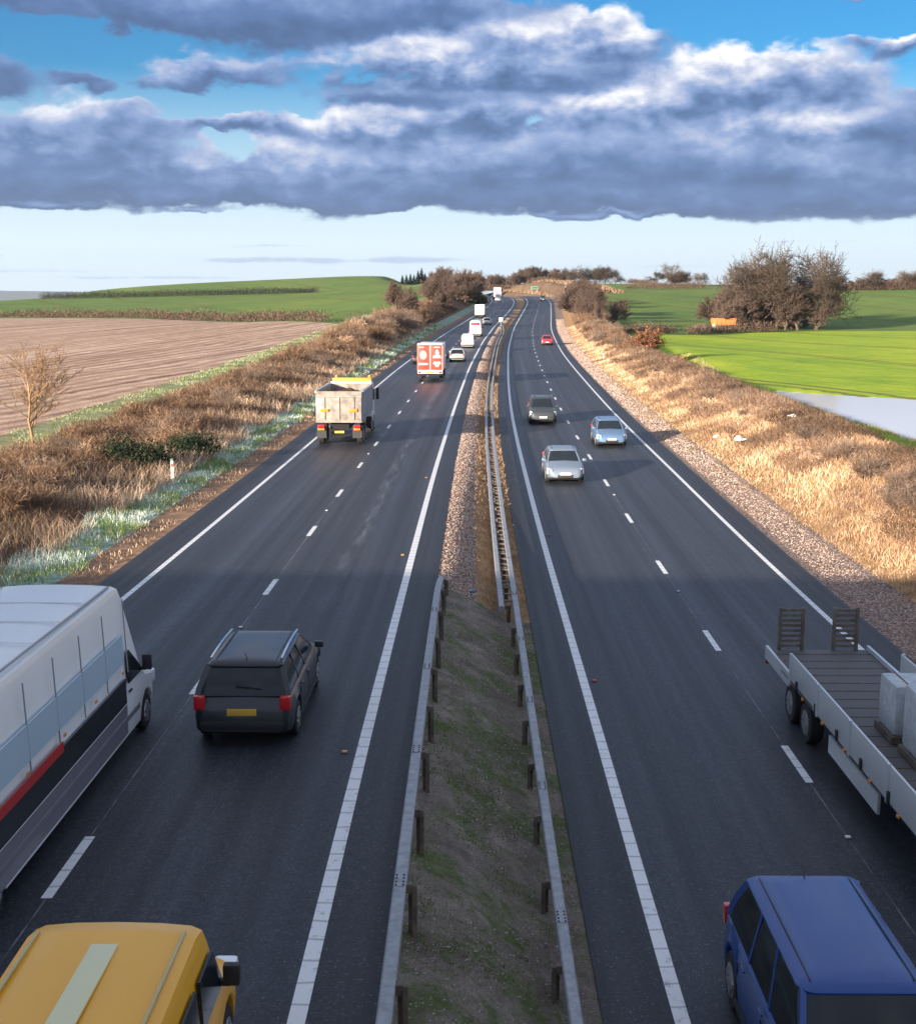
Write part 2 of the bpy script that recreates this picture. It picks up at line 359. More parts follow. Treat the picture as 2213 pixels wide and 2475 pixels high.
def f_bark(T, b):
    n = T.noise(opos(T), 3.0, 5, .7)
    T.l.new(T.ramp(n, [(.3, (.045, .030, .020)), (.55, (.12, .085, .055)), (.75, (.20, .155, .105))]), b.inputs['Base Color'])
M['bark'] = mat('bark', rough=.9, fn=f_bark)
def f_galv(T, b):
    n = T.noise(opos(T), 6, 5, .7)
    T.l.new(T.ramp(n, [(.3, (.20, .215, .24)), (.6, (.34, .355, .385)), (.8, (.43, .44, .46))]), b.inputs['Base Color'])
    T.l.new(T.m('MULTIPLY_ADD', n, .3, .35), b.inputs['Roughness'])
M['galv'] = mat('galvanised', metal=.35, fn=f_galv)
def f_rust(T, b):
    n = T.noise(opos(T), 5, 5, .7)
    T.l.new(T.ramp(n, [(.3, (.075, .058, .048)), (.6, (.17, .135, .11)), (.8, (.27, .215, .17))]), b.inputs['Base Color'])
M['post'] = mat('weathered_post', rough=.75, metal=.1, fn=f_rust)
def f_concrete(T, b):
    n = T.noise(opos(T), 2.5, 6, .7); T.l.new(T.ramp(n, [(.3, (.22, .21, .20)), (.7, (.42, .41, .39))]), b.inputs['Base Color'])
M['concrete'] = mat('concrete', rough=.9, fn=f_concrete)

# ================================================================== the road's line (metres; camera at x=0,y=0, z=8)
tA = np.array([(-80,-1.9),(5,-1.85),(15,-1.76),(25,-1.66),(36,-1.48),(47,-1.32),(55,-1.2),(65,-.98),(76,-.70),(88,-.37),(97,-.12),(105,.15),(115,.49),(130,.95),(147,1.58),(166,2.43),(187,3.4),(200,4.0),(212,4.75),(223,5.4),(240,6.3),(256,7.15),(268,7.95),(287,9.36),(309,11.02),(340,13.04),(374,15.3),(410,17.5),(440,18.9),(465,19.3),(490,19.0),(520,17.6),(560,14.6),(600,11.2),(650,6),(720,-2)])
tB = np.array([(-80,2.7),(5,2.75),(16,2.82),(28,2.98),(40,3.05),(51,3.17),(58,3.24),(70,3.4),(80,3.58),(93,3.87),(100,4.05),(111,4.4),(122,4.75),(137,5.3),(156,6.02),(178,6.87),(199,7.86),(213,8.6),(228,9.4),(241,10.05),(260,11.2),(275,12.2),(294,13.6),(316,15.15),(342,17.05),(375,19.3),(410,21.8),(440,23.4),(465,24.1),(490,23.9),(520,22.6),(560,19.6),(600,16.2),(650,11),(720,3)])
zA = np.array([(-80,.2),(20,.2),(36,.17),(50,.10),(65,.16),(77,.26),(88,.4),(97,.5),(105,.62),(118,.82),(135,1.03),(147,1.15),(166,1.5),(187,1.88),(212,2.4),(235,2.8),(268,3.3),(287,3.85),(309,4.45),(340,5.15),(374,6.0),(410,7.1),(440,8.1),(470,9.1),(500,9.8),(530,10.1),(560,10.0),(600,9.6),(650,9.0),(720,8.5)])
zB = np.array([(-80,-1.0),(10,-1.0),(28,-.93),(40,-.78),(51,-.65),(58,-.45),(70,-.26),(80,-.15),(93,.0),(100,.14),(111,.25),(122,.4),(137,.53),(156,.72),(178,1.05),(199,1.45),(213,1.65),(229,1.9),(245,2.35),(260,2.66),(276,3.2),(295,3.75),(318,4.42),(342,5.14),(375,6.0),(410,7.1),(440,8.1),(470,9.1),(500,9.8),(530,10.1),(560,10.0),(600,9.6),(650,9.0),(720,8.5)])
_yy = np.arange(-80, 720.1, 1.0)
def _smooth(t):
    v = np.interp(_yy, t[:, 0], t[:, 1]); k = np.exp(-.5 * (np.arange(-18, 19) / 7.0) ** 2); k /= k.sum()
    return np.convolve(np.pad(v, 18, mode='reflect', reflect_type='odd'), k, mode='valid')
_A, _B, _ZA, _ZB = map(_smooth, (tA, tB, zA, zB))
def XA(y): return np.interp(y, _yy, _A)          # inner (median side) edge line of the carriageway running away
def XB(y): return np.interp(y, _yy, _B)          # inner edge line of the oncoming carriageway
def ZA(y): return np.interp(y, _yy, _ZA)
def ZB(y): return np.interp(y, _yy, _ZB)
W = 7.4
YR = np.concatenate([np.arange(-70, 130, 1.0), np.arange(130, 300, 2.0), np.arange(300, 700.1, 4.0)])
hL = lambda y: np.interp(y, [0, 35, 90, 134, 195, 260, 330, 420, 520, 700], [.6, .65, .95, 1.25, 2.1, 2.9, 3.5, 4.0, 6.0, 7.0])
hR = lambda y: np.interp(y, [0, 30, 80, 110, 150, 200, 260, 400, 500, 560, 700], [1.7, 1.75, 1.7, 1.45, 1.15, 1.5, 2.0, 2.5, 4.5, 6.5, 7.0])
zdR = lambda y: np.interp(y, [0, 60, 80, 125, 160, 200, 250, 330, 420, 520, 700], [-.9, -.75, -.65, -.55, .2, .9, 1.7, 3.4, 6.2, 10.5, 14])   # ditch bottom behind the right bank
rng = np.random.default_rng(7)
def smooth_noise(x, y, s, seed=0):
    x = np.asarray(x, float) / s; y = np.asarray(y, float) / s
    r = np.random.default_rng(seed); n = 14; ph = r.random(n) * 6.283; an = (np.arange(n) + r.random(n)) * np.pi / n * 1.0 + np.pi * r.integers(0, 2, n); k = .7 + 1.7 * r.random(n)
    return sum(np.sin(k[i] * (math.cos(an[i]) * x + math.sin(an[i]) * y) + ph[i]) for i in range(n)) / n * 1.5
def corridor(side, o, y):
    """ground height in the road corridor; o = offset from that carriageway's outer (or for 'm' inner A) line, metres outward"""
    o = np.asarray(o, float); y = np.asarray(y, float)
    if side == 'L':
        h = hL(y); f = np.interp(o, [0, 1.2, 1.35, 2.2, 4.2, 6.0, 10, 12, 16], [0, 0, -.05, .0, .16, .36, .92, 1.0, 1.0])
        return ZA(y) + np.where(o <= 2.2, f, f * h)
    if side == 'R':
        h = hR(y); up = np.interp(o, [0, 1.0, 1.15, 2.9, 4.2, 7.8, 9.0], [0, 0, -.05, .02, .17, .92, 1.0])
        top = ZB(y) + h; zb = np.where(o <= 2.9, ZB(y) + up, ZB(y) + up * h)
        t = np.clip((o - 9.0) / 4.6, 0, 1); t = t * t * (3 - 2 * t)
        return np.where(o <= 9.0, zb, top * (1 - t) + zdR(y) * t)
def grid(name, X, Y, Z, m, uv=None, flip=False, **kw):
    n, k = X.shape; V = np.stack([X, Y, Z], -1).reshape(-1, 3); i = np.arange(n * k).reshape(n, k)
    F = np.stack([i[:-1, :-1], i[:-1, 1:], i[1:, 1:], i[1:, :-1]], -1).reshape(-1, 4)
    o = link(name, np_mesh(name, V, F, True, uv=None if uv is None else uv.reshape(-1, 2)), m)
    return tag(o, kind='structure', **kw)
def strip(name, xf, zf, offs, m, ys=YR, lift=0.0):
    offs = np.asarray(offs, float); Y = np.repeat(ys[:, None], len(offs), 1); O = np.repeat(offs[None], len(ys), 0)
    X = xf(Y) + O
    return grid(name, X, Y, zf(O, Y) + lift, m, uv=np.stack([O, Y], -1))
# carriageways, hard strips
strip('road', XA, lambda o, y: ZA(y), np.linspace(-W, 0, 5), M['asphalt'])
strip('road', XB, lambda o, y: ZB(y), np.linspace(0, W, 5), M['asphalt'])
strip('hard_strip', lambda y: XA(y) - W, lambda o, y: ZA(y), (-1.2, 0), M['hardstrip'])
strip('hard_strip', XA, lambda o, y: ZA(y), (0, .9), M['hardstrip'])
strip('hard_strip', XB, lambda o, y: ZB(y), (-1.0, 0), M['hardstrip'])
strip('hard_strip', lambda y: XB(y) + W, lambda o, y: ZB(y), (0, 1.0), M['hardstrip'])
# painted lines
def mark(name, xf, zf, o0, w, ys=YR): return strip(name, xf, lambda o, y: zf(y), (o0 - w / 2, o0 + w / 2), M['paint'], ys, .005)
mark('road_marking', XA, ZA, -W, .16); mark('road_marking', XA, ZA, 0, .20); mark('road_marking', XB, ZB, 0, .20); mark('road_marking', XB, ZB, W, .16)
def dashes(xf, zf, off, y0):
    V, F, UV = [], [], []
    y = y0
    while y < 500:
        for (a, b) in ((y, y + 1), (y + 1, y + 2)):
            k = len(V)
            for yy, dx in ((a, -.075), (a, .075), (b, .075), (b, -.075)):
                V.append((xf(yy) + off + dx, yy, zf(yy) + .005)); UV.append((dx, yy))
            F.append((k, k + 1, k + 2, k + 3))
        y += 9
    return tag(link('lane_marking', np_mesh('lane_marking', V, F, True, uv=UV), M['paint']), kind='structure')
dashes(XA, ZA, -W / 2, -2.0); dashes(XB, ZB, W / 2, -3.9)
strip('road_joint', XA, lambda o, y: ZA(y), (-W / 2 - .012, -W / 2 + .012), M['joint'], YR[YR < 140], .0025)
strip('road_joint', XB, lambda o, y: ZB(y), (W / 2 - .012, W / 2 + .012), M['joint'], YR[YR < 140], .0025)
# median: three bands, each ruled between the two hard strips
def median(name, t0, t1, m, ys, n=9):
    t = np.linspace(t0, t1, n); Y = np.repeat(ys[:, None], n, 1); Tt = np.repeat(t[None], len(ys), 0)
    x0, x1 = XA(Y) + .9, XB(Y) - 1.0; z0, z1 = ZA(Y) - .03, ZB(Y) - .03
    X = x0 + (x1 - x0) * Tt
    Z = z0 + (z1 - z0) * (3 * Tt ** 2 - 2 * Tt ** 3) + .03 * smooth_noise(X, Y, .7, 3) * np.sin(np.pi * Tt)
    return grid(name, X, Y, Z, m, uv=np.stack([X, Y], -1))
yn = np.arange(-70, 35.01, .5); yf = YR[YR >= 35]
median('median_ground', 0, 1, M['moss_soil'], yn, 17)
median('median_gravel', 0, .42, M['gravel'], yf); median('median_earth', .42, 1, M['drygrass_soil'], yf)
def ZM(x, y):
    x0, x1 = XA(y) + .9, XB(y) - 1.0; t = np.clip((x - x0) / (x1 - x0), 0, 1); return (ZA(y) - .03) + (ZB(y) - ZA(y)) * (3 * t * t - 2 * t ** 3)
# verges and banks
XL = lambda y: XA(y) - W; XR = lambda y: XB(y) + W
def vs(name, side, a, b, m, n, ys=YR):
    if side == 'L': strip(name, XL, lambda o, y: corridor('L', -o, y) + .05 * smooth_noise(XL(y) + o, y, 1.1, 5) * np.clip((-o - 1.6) / 2, 0, 1), -np.linspace(b, a, n), m, ys)
    else: strip(name, XR, lambda o, y: corridor('R', o, y) + .07 * smooth_noise(XR(y) + o, y, 1.1, 6) * np.clip((o - 2.5) / 2, 0, 1), np.linspace(a, b, n), m, ys)
vs('verge_dirt', 'L', 1.2, 2.4, M['dirt'], 4); vs('frosty_verge', 'L', 2.4, 4.4, M['frost_soil'], 6)
vs('bank', 'L', 4.4, 12.2, M['scrub_soil'], 14); vs('field_margin', 'L', 12.2, 15.6, M['margin'], 5)
vs('verge_gravel', 'R', 1.0, 3.0, M['gravel'], 6); vs('bank', 'R', 3.0, 10.2, M['drygrass_soil'], 18, YR[YR <= 424]); vs('cutting', 'R', 3.0, 10.2, M['cut'], 10, YR[YR >= 424])
vs('ditch_bank', 'R', 10.2, 13.4, M['frost_soil'], 8)

# ================================================================== open country: heights from a thin-plate spline through surveyed points
class TPS:
    def __init__(s, P):
        P = np.asarray(P, float); s.c = s.q(P[:, 0], P[:, 1]); n = len(P)
        K = s.k(s.c[:, None] - s.c[None]) + np.eye(n) * 1e-4; B = np.hstack([np.ones((n, 1)), s.c])
        s.w = np.linalg.solve(np.block([[K, B], [B.T, np.zeros((3, 3))]]), np.concatenate([P[:, 2], np.zeros(3)]))
    def q(s, x, y): d = np.maximum(np.asarray(y, float), -60) + 90; return np.stack([2.2 * np.asarray(x, float) / d, 1.6 * np.log(d / 100)], -1)
    def k(s, d): r2 = (d ** 2).sum(-1) + 1e-12; return .5 * r2 * np.log(r2)
    def __call__(s, x, y):
        sh = np.shape(x); p = s.q(np.ravel(x), np.ravel(y)); out = np.empty(len(p))
        for i in range(0, len(p), 20000):
            c = p[i:i + 20000]; out[i:i + 20000] = s.k(c[:, None] - s.c[None]) @ s.w[:-3] + np.hstack([np.ones((len(c), 1)), c]) @ s.w[-3:]
        return out.reshape(sh)
LP = [(-25, -50, .9), (-80, -40, .9), (-25, 40, .9), (-45, 60, 1.1), (-24, 66, 1.05), (-22, 100, 1.8), (-40, 120, 1.9), (-80, 120, 1.7), (-21, 150, 3.2), (-55, 180, 3.2), (-100, 200, 3.0), (-21, 200, 4.4),
      (-107, 300, 4.2), (-67, 280, 4.5), (-40, 250, 4.4), (-160, 320, 4.0), (-300, 380, 3.5), (-115, 345, 4.0), (-60, 345, 4.6), (-30, 300, 5.2), (-20, 330, 7.3), (-18, 420, 11.5),
      (-213, 600, 8.0), (-150, 600, 9.4), (-66, 600, 11.6), (-40, 560, 12.0), (-60, 800, 23.2), (-91, 750, 20.2), (-140, 760, 19.0), (-208, 750, 14.0), (-240, 750, 9.0), (-280, 750, 6.8), (-420, 800, 5), (-20, 700, 20), (20, 720, 17), (-380, 560, 5),
      (-350, 1100, 2), (-200, 1100, 8), (-60, 1100, 20), (0, 1100, 18), (-600, 1500, 0), (-200, 1500, 0), (0, 1500, 8), (-900, 2200, -2), (-300, 2200, -2), (-900, 1100, 2)]
RP = [(30, -50, -.2), (80, -40, -.1), (30, 40, -.3), (60, 40, -.2), (26, 75, -.35), (60, 118, -.32), (26, 128, -.3), (34, 130, -.2), (30, 150, .25), (45, 140, .0), (80, 120, -.1), (29, 160, .9), (60, 160, .15), (40, 163, .6), (100, 180, .2),
      (45, 220, .7), (80, 220, .6), (34, 250, 2.0), (59, 295, 1.3), (84, 300, 1.2), (106, 296, 1.25), (160, 280, 1.5), (100, 330, 1.6), (140, 340, 2.3), (48, 310, 2.9), (70, 340, 2.9),
      (48, 400, 6.8), (80, 430, 8.2), (120, 420, 6.5), (60, 500, 12.1), (110, 510, 12.6), (160, 470, 11.0), (165, 430, 8.2), (200, 460, 12.2), (250, 500, 13.0), (66, 580, 13.6), (90, 600, 14.5),
      (45, 540, 15), (36, 600, 17.5), (22, 640, 17), (70, 690, 17.2), (110, 700, 17.2), (150, 700, 16.5), (230, 620, 13.5), (300, 600, 13), (60, 1000, 15), (200, 1000, 12), (400, 900, 8), (200, 1500, 0), (600, 1500, 0), (60, 1500, 8), (0, 1500, 6), (800, 2200, -2), (200, 2200, -2)]
tL, tR = TPS(LP), TPS(RP)
POND = np.array([(27.6, 70), (28.0, 100), (28.8, 119), (30.6, 125.5), (33.0, 120.5), (40, 113.2), (55, 106.5), (72, 98), (80, 80), (66, 64), (45, 58), (31, 60)], float)
POND_Z = -.5
def inside(x, y, P):
    c = np.zeros(np.shape(x), bool); j = len(P) - 1
    for i in range(len(P)):
        c ^= ((P[i, 1] > y) != (P[j, 1] > y)) & (x < (P[j, 0] - P[i, 0]) * (y - P[i, 1]) / (P[j, 1] - P[i, 1] + 1e-12) + P[i, 0]); j = i
    return c
def pdist(x, y, P):
    d = np.full(np.shape(x), 1e9)
    for i in range(len(P)):
        a, b = P[i], P[(i + 1) % len(P)]; ab = b - a
        t = np.clip(((x - a[0]) * ab[0] + (y - a[1]) * ab[1]) / (ab @ ab), 0, 1); d = np.minimum(d, np.hypot(x - a[0] - t * ab[0], y - a[1] - t * ab[1]))
    return d
def ss(t): t = np.clip(t, 0, 1); return t * t * (3 - 2 * t)
def zL(x, y):
    yc = np.clip(y, -79, 719); off = XL(yc) - 15.6 - x; t = ss(off / 22)
    return corridor('L', 15.6, yc) * (1 - t) + tL(x, y) * t
def zR(x, y):
    yc = np.clip(y, -79, 719); off = x - XR(yc) - 13.4; t = ss(off / 5)
    z = (corridor('R', 13.4, yc)) * (1 - t) + np.where(off > 0, tR(x, y), 0) * t
    # low grassy lip between the ditch and the flooded corner
    z = z + .34 * np.exp(-((off - 2.2) / .9) ** 2) * ss((135 - y) / 12)
    d = pdist(x, y, POND); i = inside(x, y, POND)
    z = np.where(i, np.minimum(z, POND_Z - .02 - .5 * ss(d / 4)), np.where(d < 4, np.maximum(z, POND_Z + .03 + .15 * ss(d / 4)) * 1.0, z))
    return z
offs = np.concatenate([[0], np.cumsum(1.2 * 1.047 ** np.arange(105))]); offs = offs[offs < 2600]
def country(side):
    n = len(offs)
    if side == 'L':
        ye = np.interp(offs, [0, 20, 50, 90, 200, 500, 2600], [205, 232, 268, 303, 345, 420, 600])
        f = lambda Y: XL(np.clip(Y, -79, 719)) - 15.6 - offs[None] * np.clip(1.0, 0, 1); z = zL
    else:
        ye = np.interp(offs, [0, 15, 28, 50, 75, 200, 2600], [246, 262, 290, 302, 298, 285, 300])
        f = lambda Y: XR(np.clip(Y, -79, 719)) + 13.4 + offs[None]; z = zR
    t1 = np.linspace(0, 1, 190)[:, None]; t1 = .35 * t1 + .65 * t1 ** 1.0
    Y1 = -60 + (ye[None] + 60) * t1
    t2 = np.linspace(0, 1, 130)[:, None] ** 2.2; Y2 = ye[None] + (2200 - ye[None]) * t2
    sg = slice(None, None, -1) if side == 'L' else slice(None)
    out = []
    for nm, Y, m in ((('ploughed_field' if side == 'L' else 'crop_field'), Y1, M['plough'] if side == 'L' else M['field']), ('hill_field', Y2, M['field_hill'])):
        X = f(Y); Z = z(X, Y)
        if side == 'R' : pass
        out.append(grid(nm, X[:, sg], Y[:, sg], Z[:, sg], m, uv=np.stack([X, Y], -1)[:, sg]))
    return ye
yeL = country('L'); yeR = country('R')
def YL_end(off): return np.interp(off, offs, yeL)
def YR_end(off): return np.interp(off, offs, yeR)
# ground beneath everything, out to the horizon
_x = np.array([-30000, -9000, -2600, -1200, 0, 1200, 2600, 9000, 30000.]); _y = np.array([-3000, -400, 700, 1400, 2100, 6000, 40000.])
_X, _Y = np.meshgrid(_x, _y); grid('ground', _X, _Y, np.full(_X.shape, -6.0), M['plain'])
# distant range of hills on the left
_hx = np.linspace(-9000, 1500, 160); _hd = np.linspace(0, 1, 10)
_HX, _HD = np.meshgrid(_hx, _hd); _prof = np.interp(_hx, [-9000, -4200, -3200, -2750, -2500, -2200, -1800, -1500, 1500], [120, 115, 86, 82, 60, 22, -6, -8, -8]) + 5 * smooth_noise(_hx, 0, 260, 9) + 2 * smooth_noise(_hx, 0, 90, 8)
grid('distant_hills', _HX, 8200 + _HD * 1800, -7 + np.maximum(_prof, 0)[None] * np.sin(np.clip(_HD * 1.7, 0, 1) * np.pi / 2) * 1.0, M['hill'])
def water(name, P, z):
    return tag(link(name, np_mesh(name, [(x, y, z) for x, y in P], [list(range(len(P)))], True), M['water']), kind='structure')
water('pond_water', POND + (POND - POND.mean(0)) * .02, POND_Z)
_yd = np.arange(86, 136, 1.0); _wd = 1.3 * np.sin((_yd - 86) / 50 * np.pi) ** .5 + .05 * np.sin(_yd * .9)
_xd = XR(_yd) + 13.9
link_w = grid('ditch_water', np.stack([_xd - _wd, _xd + _wd], 1), np.stack([_yd, _yd], 1), np.full((len(_yd), 2), -.46), M['water'])
# ================================================================== vegetation
def rnd(n, a=0.0, b=1.0): return rng.random(n) * (b - a) + a
def blade_mesh(name, P, H, Wd, lean, C, az=None):
    """P (n,3) roots; one bent blade (3 triangles) each"""
    n = len(P); az = rnd(n, 0, 6.283) if az is None else az
    face = rnd(n, 0, 6.283)
    d = np.stack([np.cos(az), np.sin(az), np.zeros(n)], 1) * (lean * H)[:, None]; up = np.array([0, 0, 1.0])
    s = np.stack([np.cos(face), np.sin(face), np.zeros(n)], 1) * (Wd / 2)[:, None]
    mid = P + up * (H * .55)[:, None] + d * .35; tip = P + up * (H * np.sqrt(np.clip(1 - lean ** 2 * .5, .1, 1)))[:, None] + d
    V = np.stack([P - s, P + s, mid - s * .75, mid + s * .75, tip], 1).reshape(-1, 3)
    b = np.arange(n)[:, None] * 5
    F = np.concatenate([b + np.array([[0, 1, 3]]), b + np.array([[0, 3, 2]]), b + np.array([[2, 3, 4]])])
    return np_mesh(name, V, F, False, col=np.repeat(C, 5, 0))
def palette(n, cols, p=None, jit=.18):
    cols = np.array(cols); i = rng.choice(len(cols), n, p=p); return np.clip(cols[i] * (1 + (rng.random((n, 1)) - .5) * 2 * jit), 0, 1)
def patchy(P, C, s, seed, amp=.9):
    k = 1 + amp * smooth_noise(P[:, 0], P[:, 1], s, seed) + .5 * amp * smooth_noise(P[:, 0], P[:, 1], s / 3, seed + 1)
    return np.clip(C * np.clip(k, .35, 1.5)[:, None], 0, .9)
DRY = [(.42, .285, .185), (.54, .39, .28), (.32, .20, .125), (.62, .48, .37), (.24, .145, .09)]
BROWN = [(.165, .098, .062), (.105, .064, .045), (.24, .15, .095), (.075, .047, .037), (.32, .215, .14)]
GREYB = [(.16, .115, .085), (.21, .155, .12), (.11, .075, .06), (.27, .205, .16)]
FROST = [(.20, .34, .13), (.44, .58, .46), (.72, .80, .74), (.34, .40, .09), (.13, .22, .06), (.86, .90, .86)]
def near_bias(n, y0, y1, k=1.0):
    """more samples near the camera (density ~ 1/y)"""
    u = rng.random(n); return (y0 + 12) * ((y1 + 12) / (y0 + 12)) ** (u ** k) - 12
def stuff(name, label, me, m, cat):
    return tag(link(name, me, m), label, cat, None, 'stuff')
def side_pts(side, n, y0, y1, o0, o1, thr=None, sc=2.0, seed=1):
    y = near_bias(n, y0, y1); o = rnd(n, o0, o1)
    x = XL(y) - o if side == 'L' else XR(y) + o
    if thr is not None:
        k = smooth_noise(x, y, sc, seed) + rng.normal(0, .12, n) > thr; x, y, o = x[k], y[k], o[k]
    return np.stack([x, y, corridor(side, o, y)], 1), o, y
# frosty verge grass, ragged and patchy
P, o, y = side_pts('L', 70000, 22, 260, 1.9, 5.4, None)
edge = .55 * smooth_noise(P[:, 0], y, 1.6, 71) + .35 * smooth_noise(P[:, 0], y, .6, 72)
k = (o > 2.5 + edge) & (o < 4.2 + 1.2 * smooth_noise(P[:, 0], y, 2.6, 73)) & (smooth_noise(P[:, 0], y, .8, 74) > -.35); P, o, y = P[k], o[k], y[k]
s_ = np.clip(y / 55, .8, 3); fr_ = smooth_noise(P[:, 0], y, .9, 75) + .5 * smooth_noise(P[:, 0], y, .35, 76) + rng.normal(0, .18, len(P))
C = np.where((fr_ > .0)[:, None], palette(len(P), FROST[1:3] + FROST[5:], [.4, .35, .25]), palette(len(P), [FROST[0], FROST[3], FROST[4], (.34, .27, .13)], [.3, .25, .3, .15]))
stuff('frosty_grass', 'frost whitened green grass strip along the left verge', blade_mesh('frosty_grass', P, rnd(len(P), .07, .27) * s_ ** .4 * np.clip(1 + .9 * smooth_noise(P[:, 0], y, 1.2, 77), .4, 1.7), .02 * s_, rnd(len(P), .2, .9), C), M['blade'], 'grass')
# dry pale grass on both banks
P, o, y = side_pts('L', 42000, 22, 240, 3.6, 7.4, -.15, 2.2, 12)
P2, o2, y2 = side_pts('L', 9000, 22, 200, 1.4, 2.6, -.1, .8, 13)
s_ = np.clip(np.concatenate([y, y2]) / 50, .8, 3); PP = np.concatenate([P, P2]); hh = np.concatenate([rnd(len(P), .35, .95), rnd(len(P2), .05, .16)])
stuff('dry_grass', 'pale dry tufts of grass between the verge and the left scrub', blade_mesh('dry_grass', PP, hh, .016 * s_, rnd(len(PP), .15, .9), patchy(PP, palette(len(PP), DRY + [(.66, .53, .42)]), 1.8, 81, .7)), M['blade'], 'grass')
P, o, y = side_pts('R', 120000, 18, 260, 2.9, 10.2, -.55, 2.2, 14)
s_ = np.clip(y / 50, .8, 3)
stuff('dry_grass', 'straw coloured dead grass covering the right bank', blade_mesh('dry_grass', P, rnd(len(P), .12, .46) * np.clip((o - 2.6) / 2, .3, 1), .015 * s_, rnd(len(P), .35, 1.15), patchy(P, palette(len(P), [(.58, .36, .22), (.68, .46, .31), (.44, .25, .145), (.76, .56, .42), (.26, .14, .08), (.52, .37, .10)], [.27, .25, .2, .13, .11, .04]), 1.6, 61)), M['blade'], 'grass')
P, o, y = side_pts('R', 14000, 18, 150, 1.5, 3.6, .12, .8, 82)
k = o + .8 * smooth_noise(P[:, 0], y, 1.5, 83) > 2.2; P, y = P[k], y[k]
stuff('mossy_grass', 'olive and rusty tufts creeping onto the gravel of the right verge', blade_mesh('mossy_grass', P, rnd(len(P), .05, .22), .016 * np.clip(y / 50, .8, 2.5), rnd(len(P), .3, 1.1), palette(len(P), [(.22, .20, .05), (.34, .22, .11), (.13, .14, .04), (.44, .32, .20), (.26, .15, .08)])), M['blade'], 'grass')
# green lip between ditch and pond, margin tussocks
P, o, y = side_pts('R', 22000, 40, 175, 14.6, 17.0, -.05, 1.3, 15)
P[:, 2] = zR(P[:, 0], P[:, 1]); s_ = np.clip(y / 60, .8, 2.5)
stuff('bank_grass', 'yellow green tussocks on the lip beside the pond', blade_mesh('bank_grass', P, rnd(len(P), .10, .34), .018 * s_, rnd(len(P), .2, .9), palette(len(P), [(.24, .26, .04), (.32, .30, .06), (.12, .18, .03), (.36, .27, .11), (.34, .38, .28), (.20, .12, .06)])), M['blade'], 'grass')
P, o, y = side_pts('L', 40000, 30, 240, 12.2, 15.9, -.05, 1.4, 16)
P[:, 2] = corridor('L', o, y); s_ = np.clip(y / 60, .8, 2.5)
stuff('margin_grass', 'pale frosted grass margin beside the ploughed field', blade_mesh('margin_grass', P, rnd(len(P), .06, .20), .017 * s_, rnd(len(P), .3, .9), palette(len(P), [(.20, .25, .08), (.32, .36, .24), (.14, .19, .05), (.28, .28, .13), (.40, .43, .35), (.12, .14, .05)])), M['blade'], 'grass')
# mossy weeds on the median and along the left barrier's foot
n = 60000; y = near_bias(n, 10, 36); t = rng.random(n); x = XA(y) + .85 + t * (XB(y) - XA(y) - 1.9)
k = .8 * smooth_noise(x, y, .35, 21) + .7 * smooth_noise(x, y, 1.6, 22) + rng.normal(0, .32, n) + .5 * (t < .07) > .42; x, y = x[k], y[k]
stuff('weeds', 'low green weeds and moss on the median between the barriers', blade_mesh('weeds', np.stack([x, y, ZM(x, y)], 1), rnd(len(x), .012, .05), rnd(len(x), .006, .016), rnd(len(x), .3, 1.0), palette(len(x), [(.06, .13, .025), (.10, .17, .035), (.05, .08, .03), (.19, .17, .07), (.24, .18, .10)])), M['blade'], 'weeds')
# loose stones: median
def pebbles(name, label, P, S, C):
    n = len(P); V0 = np.array([(1, 0, 0), (-1, 0, 0), (0, 1, 0), (0, -1, 0), (0, 0, .7), (0, 0, -.7)], float)
    V = P[:, None] + V0[None] * S[:, None, None] * (1 + .5 * (rng.random((n, 6, 1)) - .5)); F0 = np.array([(0, 2, 4), (2, 1, 4), (1, 3, 4), (3, 0, 4)])
    F = (np.arange(n)[:, None, None] * 6 + F0[None]).reshape(-1, 3)
    return stuff(name, label, np_mesh(name, V.reshape(-1, 3), F, False, col=np.repeat(C, 6, 0)), M['blade'], 'stones')
n = 15000; y = near_bias(n, 10, 36); x = XA(y) + .95 + rng.random(n) * (XB(y) - XA(y) - 2.0)
pebbles('stones', 'small pale stones strewn over the shaded median', np.stack([x, y, ZM(x, y) + .004], 1), rnd(n, .006, .026) * rnd(n, .5, 1.0), palette(n, [(.22, .20, .18), (.14, .12, .10), (.34, .32, .31), (.18, .14, .12), (.24, .19, .16)]))
n = 30000; y = near_bias(n, 35, 300); t = rng.random(n) * .42; x = XA(y) + .9 + t * (XB(y) - XA(y) - 1.9)
P1 = np.stack([x, y, ZM(x, y) + .01], 1); P2, o, y2 = side_pts('R', 32000, 20, 300, 1.1, 2.9)
PP = np.concatenate([P1, P2]); s_ = np.clip(PP[:, 1] / 50, .8, 2.5)
pebbles('gravel_stones', 'pinkish grey gravel on the median and along the right verge', PP, rnd(len(PP), .018, .045) * s_, palette(len(PP), [(.32, .22, .175), (.22, .15, .12), (.42, .32, .27), (.14, .095, .08), (.50, .42, .37)]))
n = 9000; y = near_bias(n, 35, 170); t = .40 + rng.random(n) * .6; x = XA(y) + .9 + t * (XB(y) - XA(y) - 1.9); s_ = np.clip(y / 50, .8, 2.5)
stuff('median_grass', 'dead rusty grass at the foot of the double barrier', blade_mesh('median_grass', np.stack([x, y, ZM(x, y)], 1), rnd(n, .05, .2), .016 * s_, rnd(n, .2, .9), palette(n, DRY[:3])), M['blade'], 'grass')

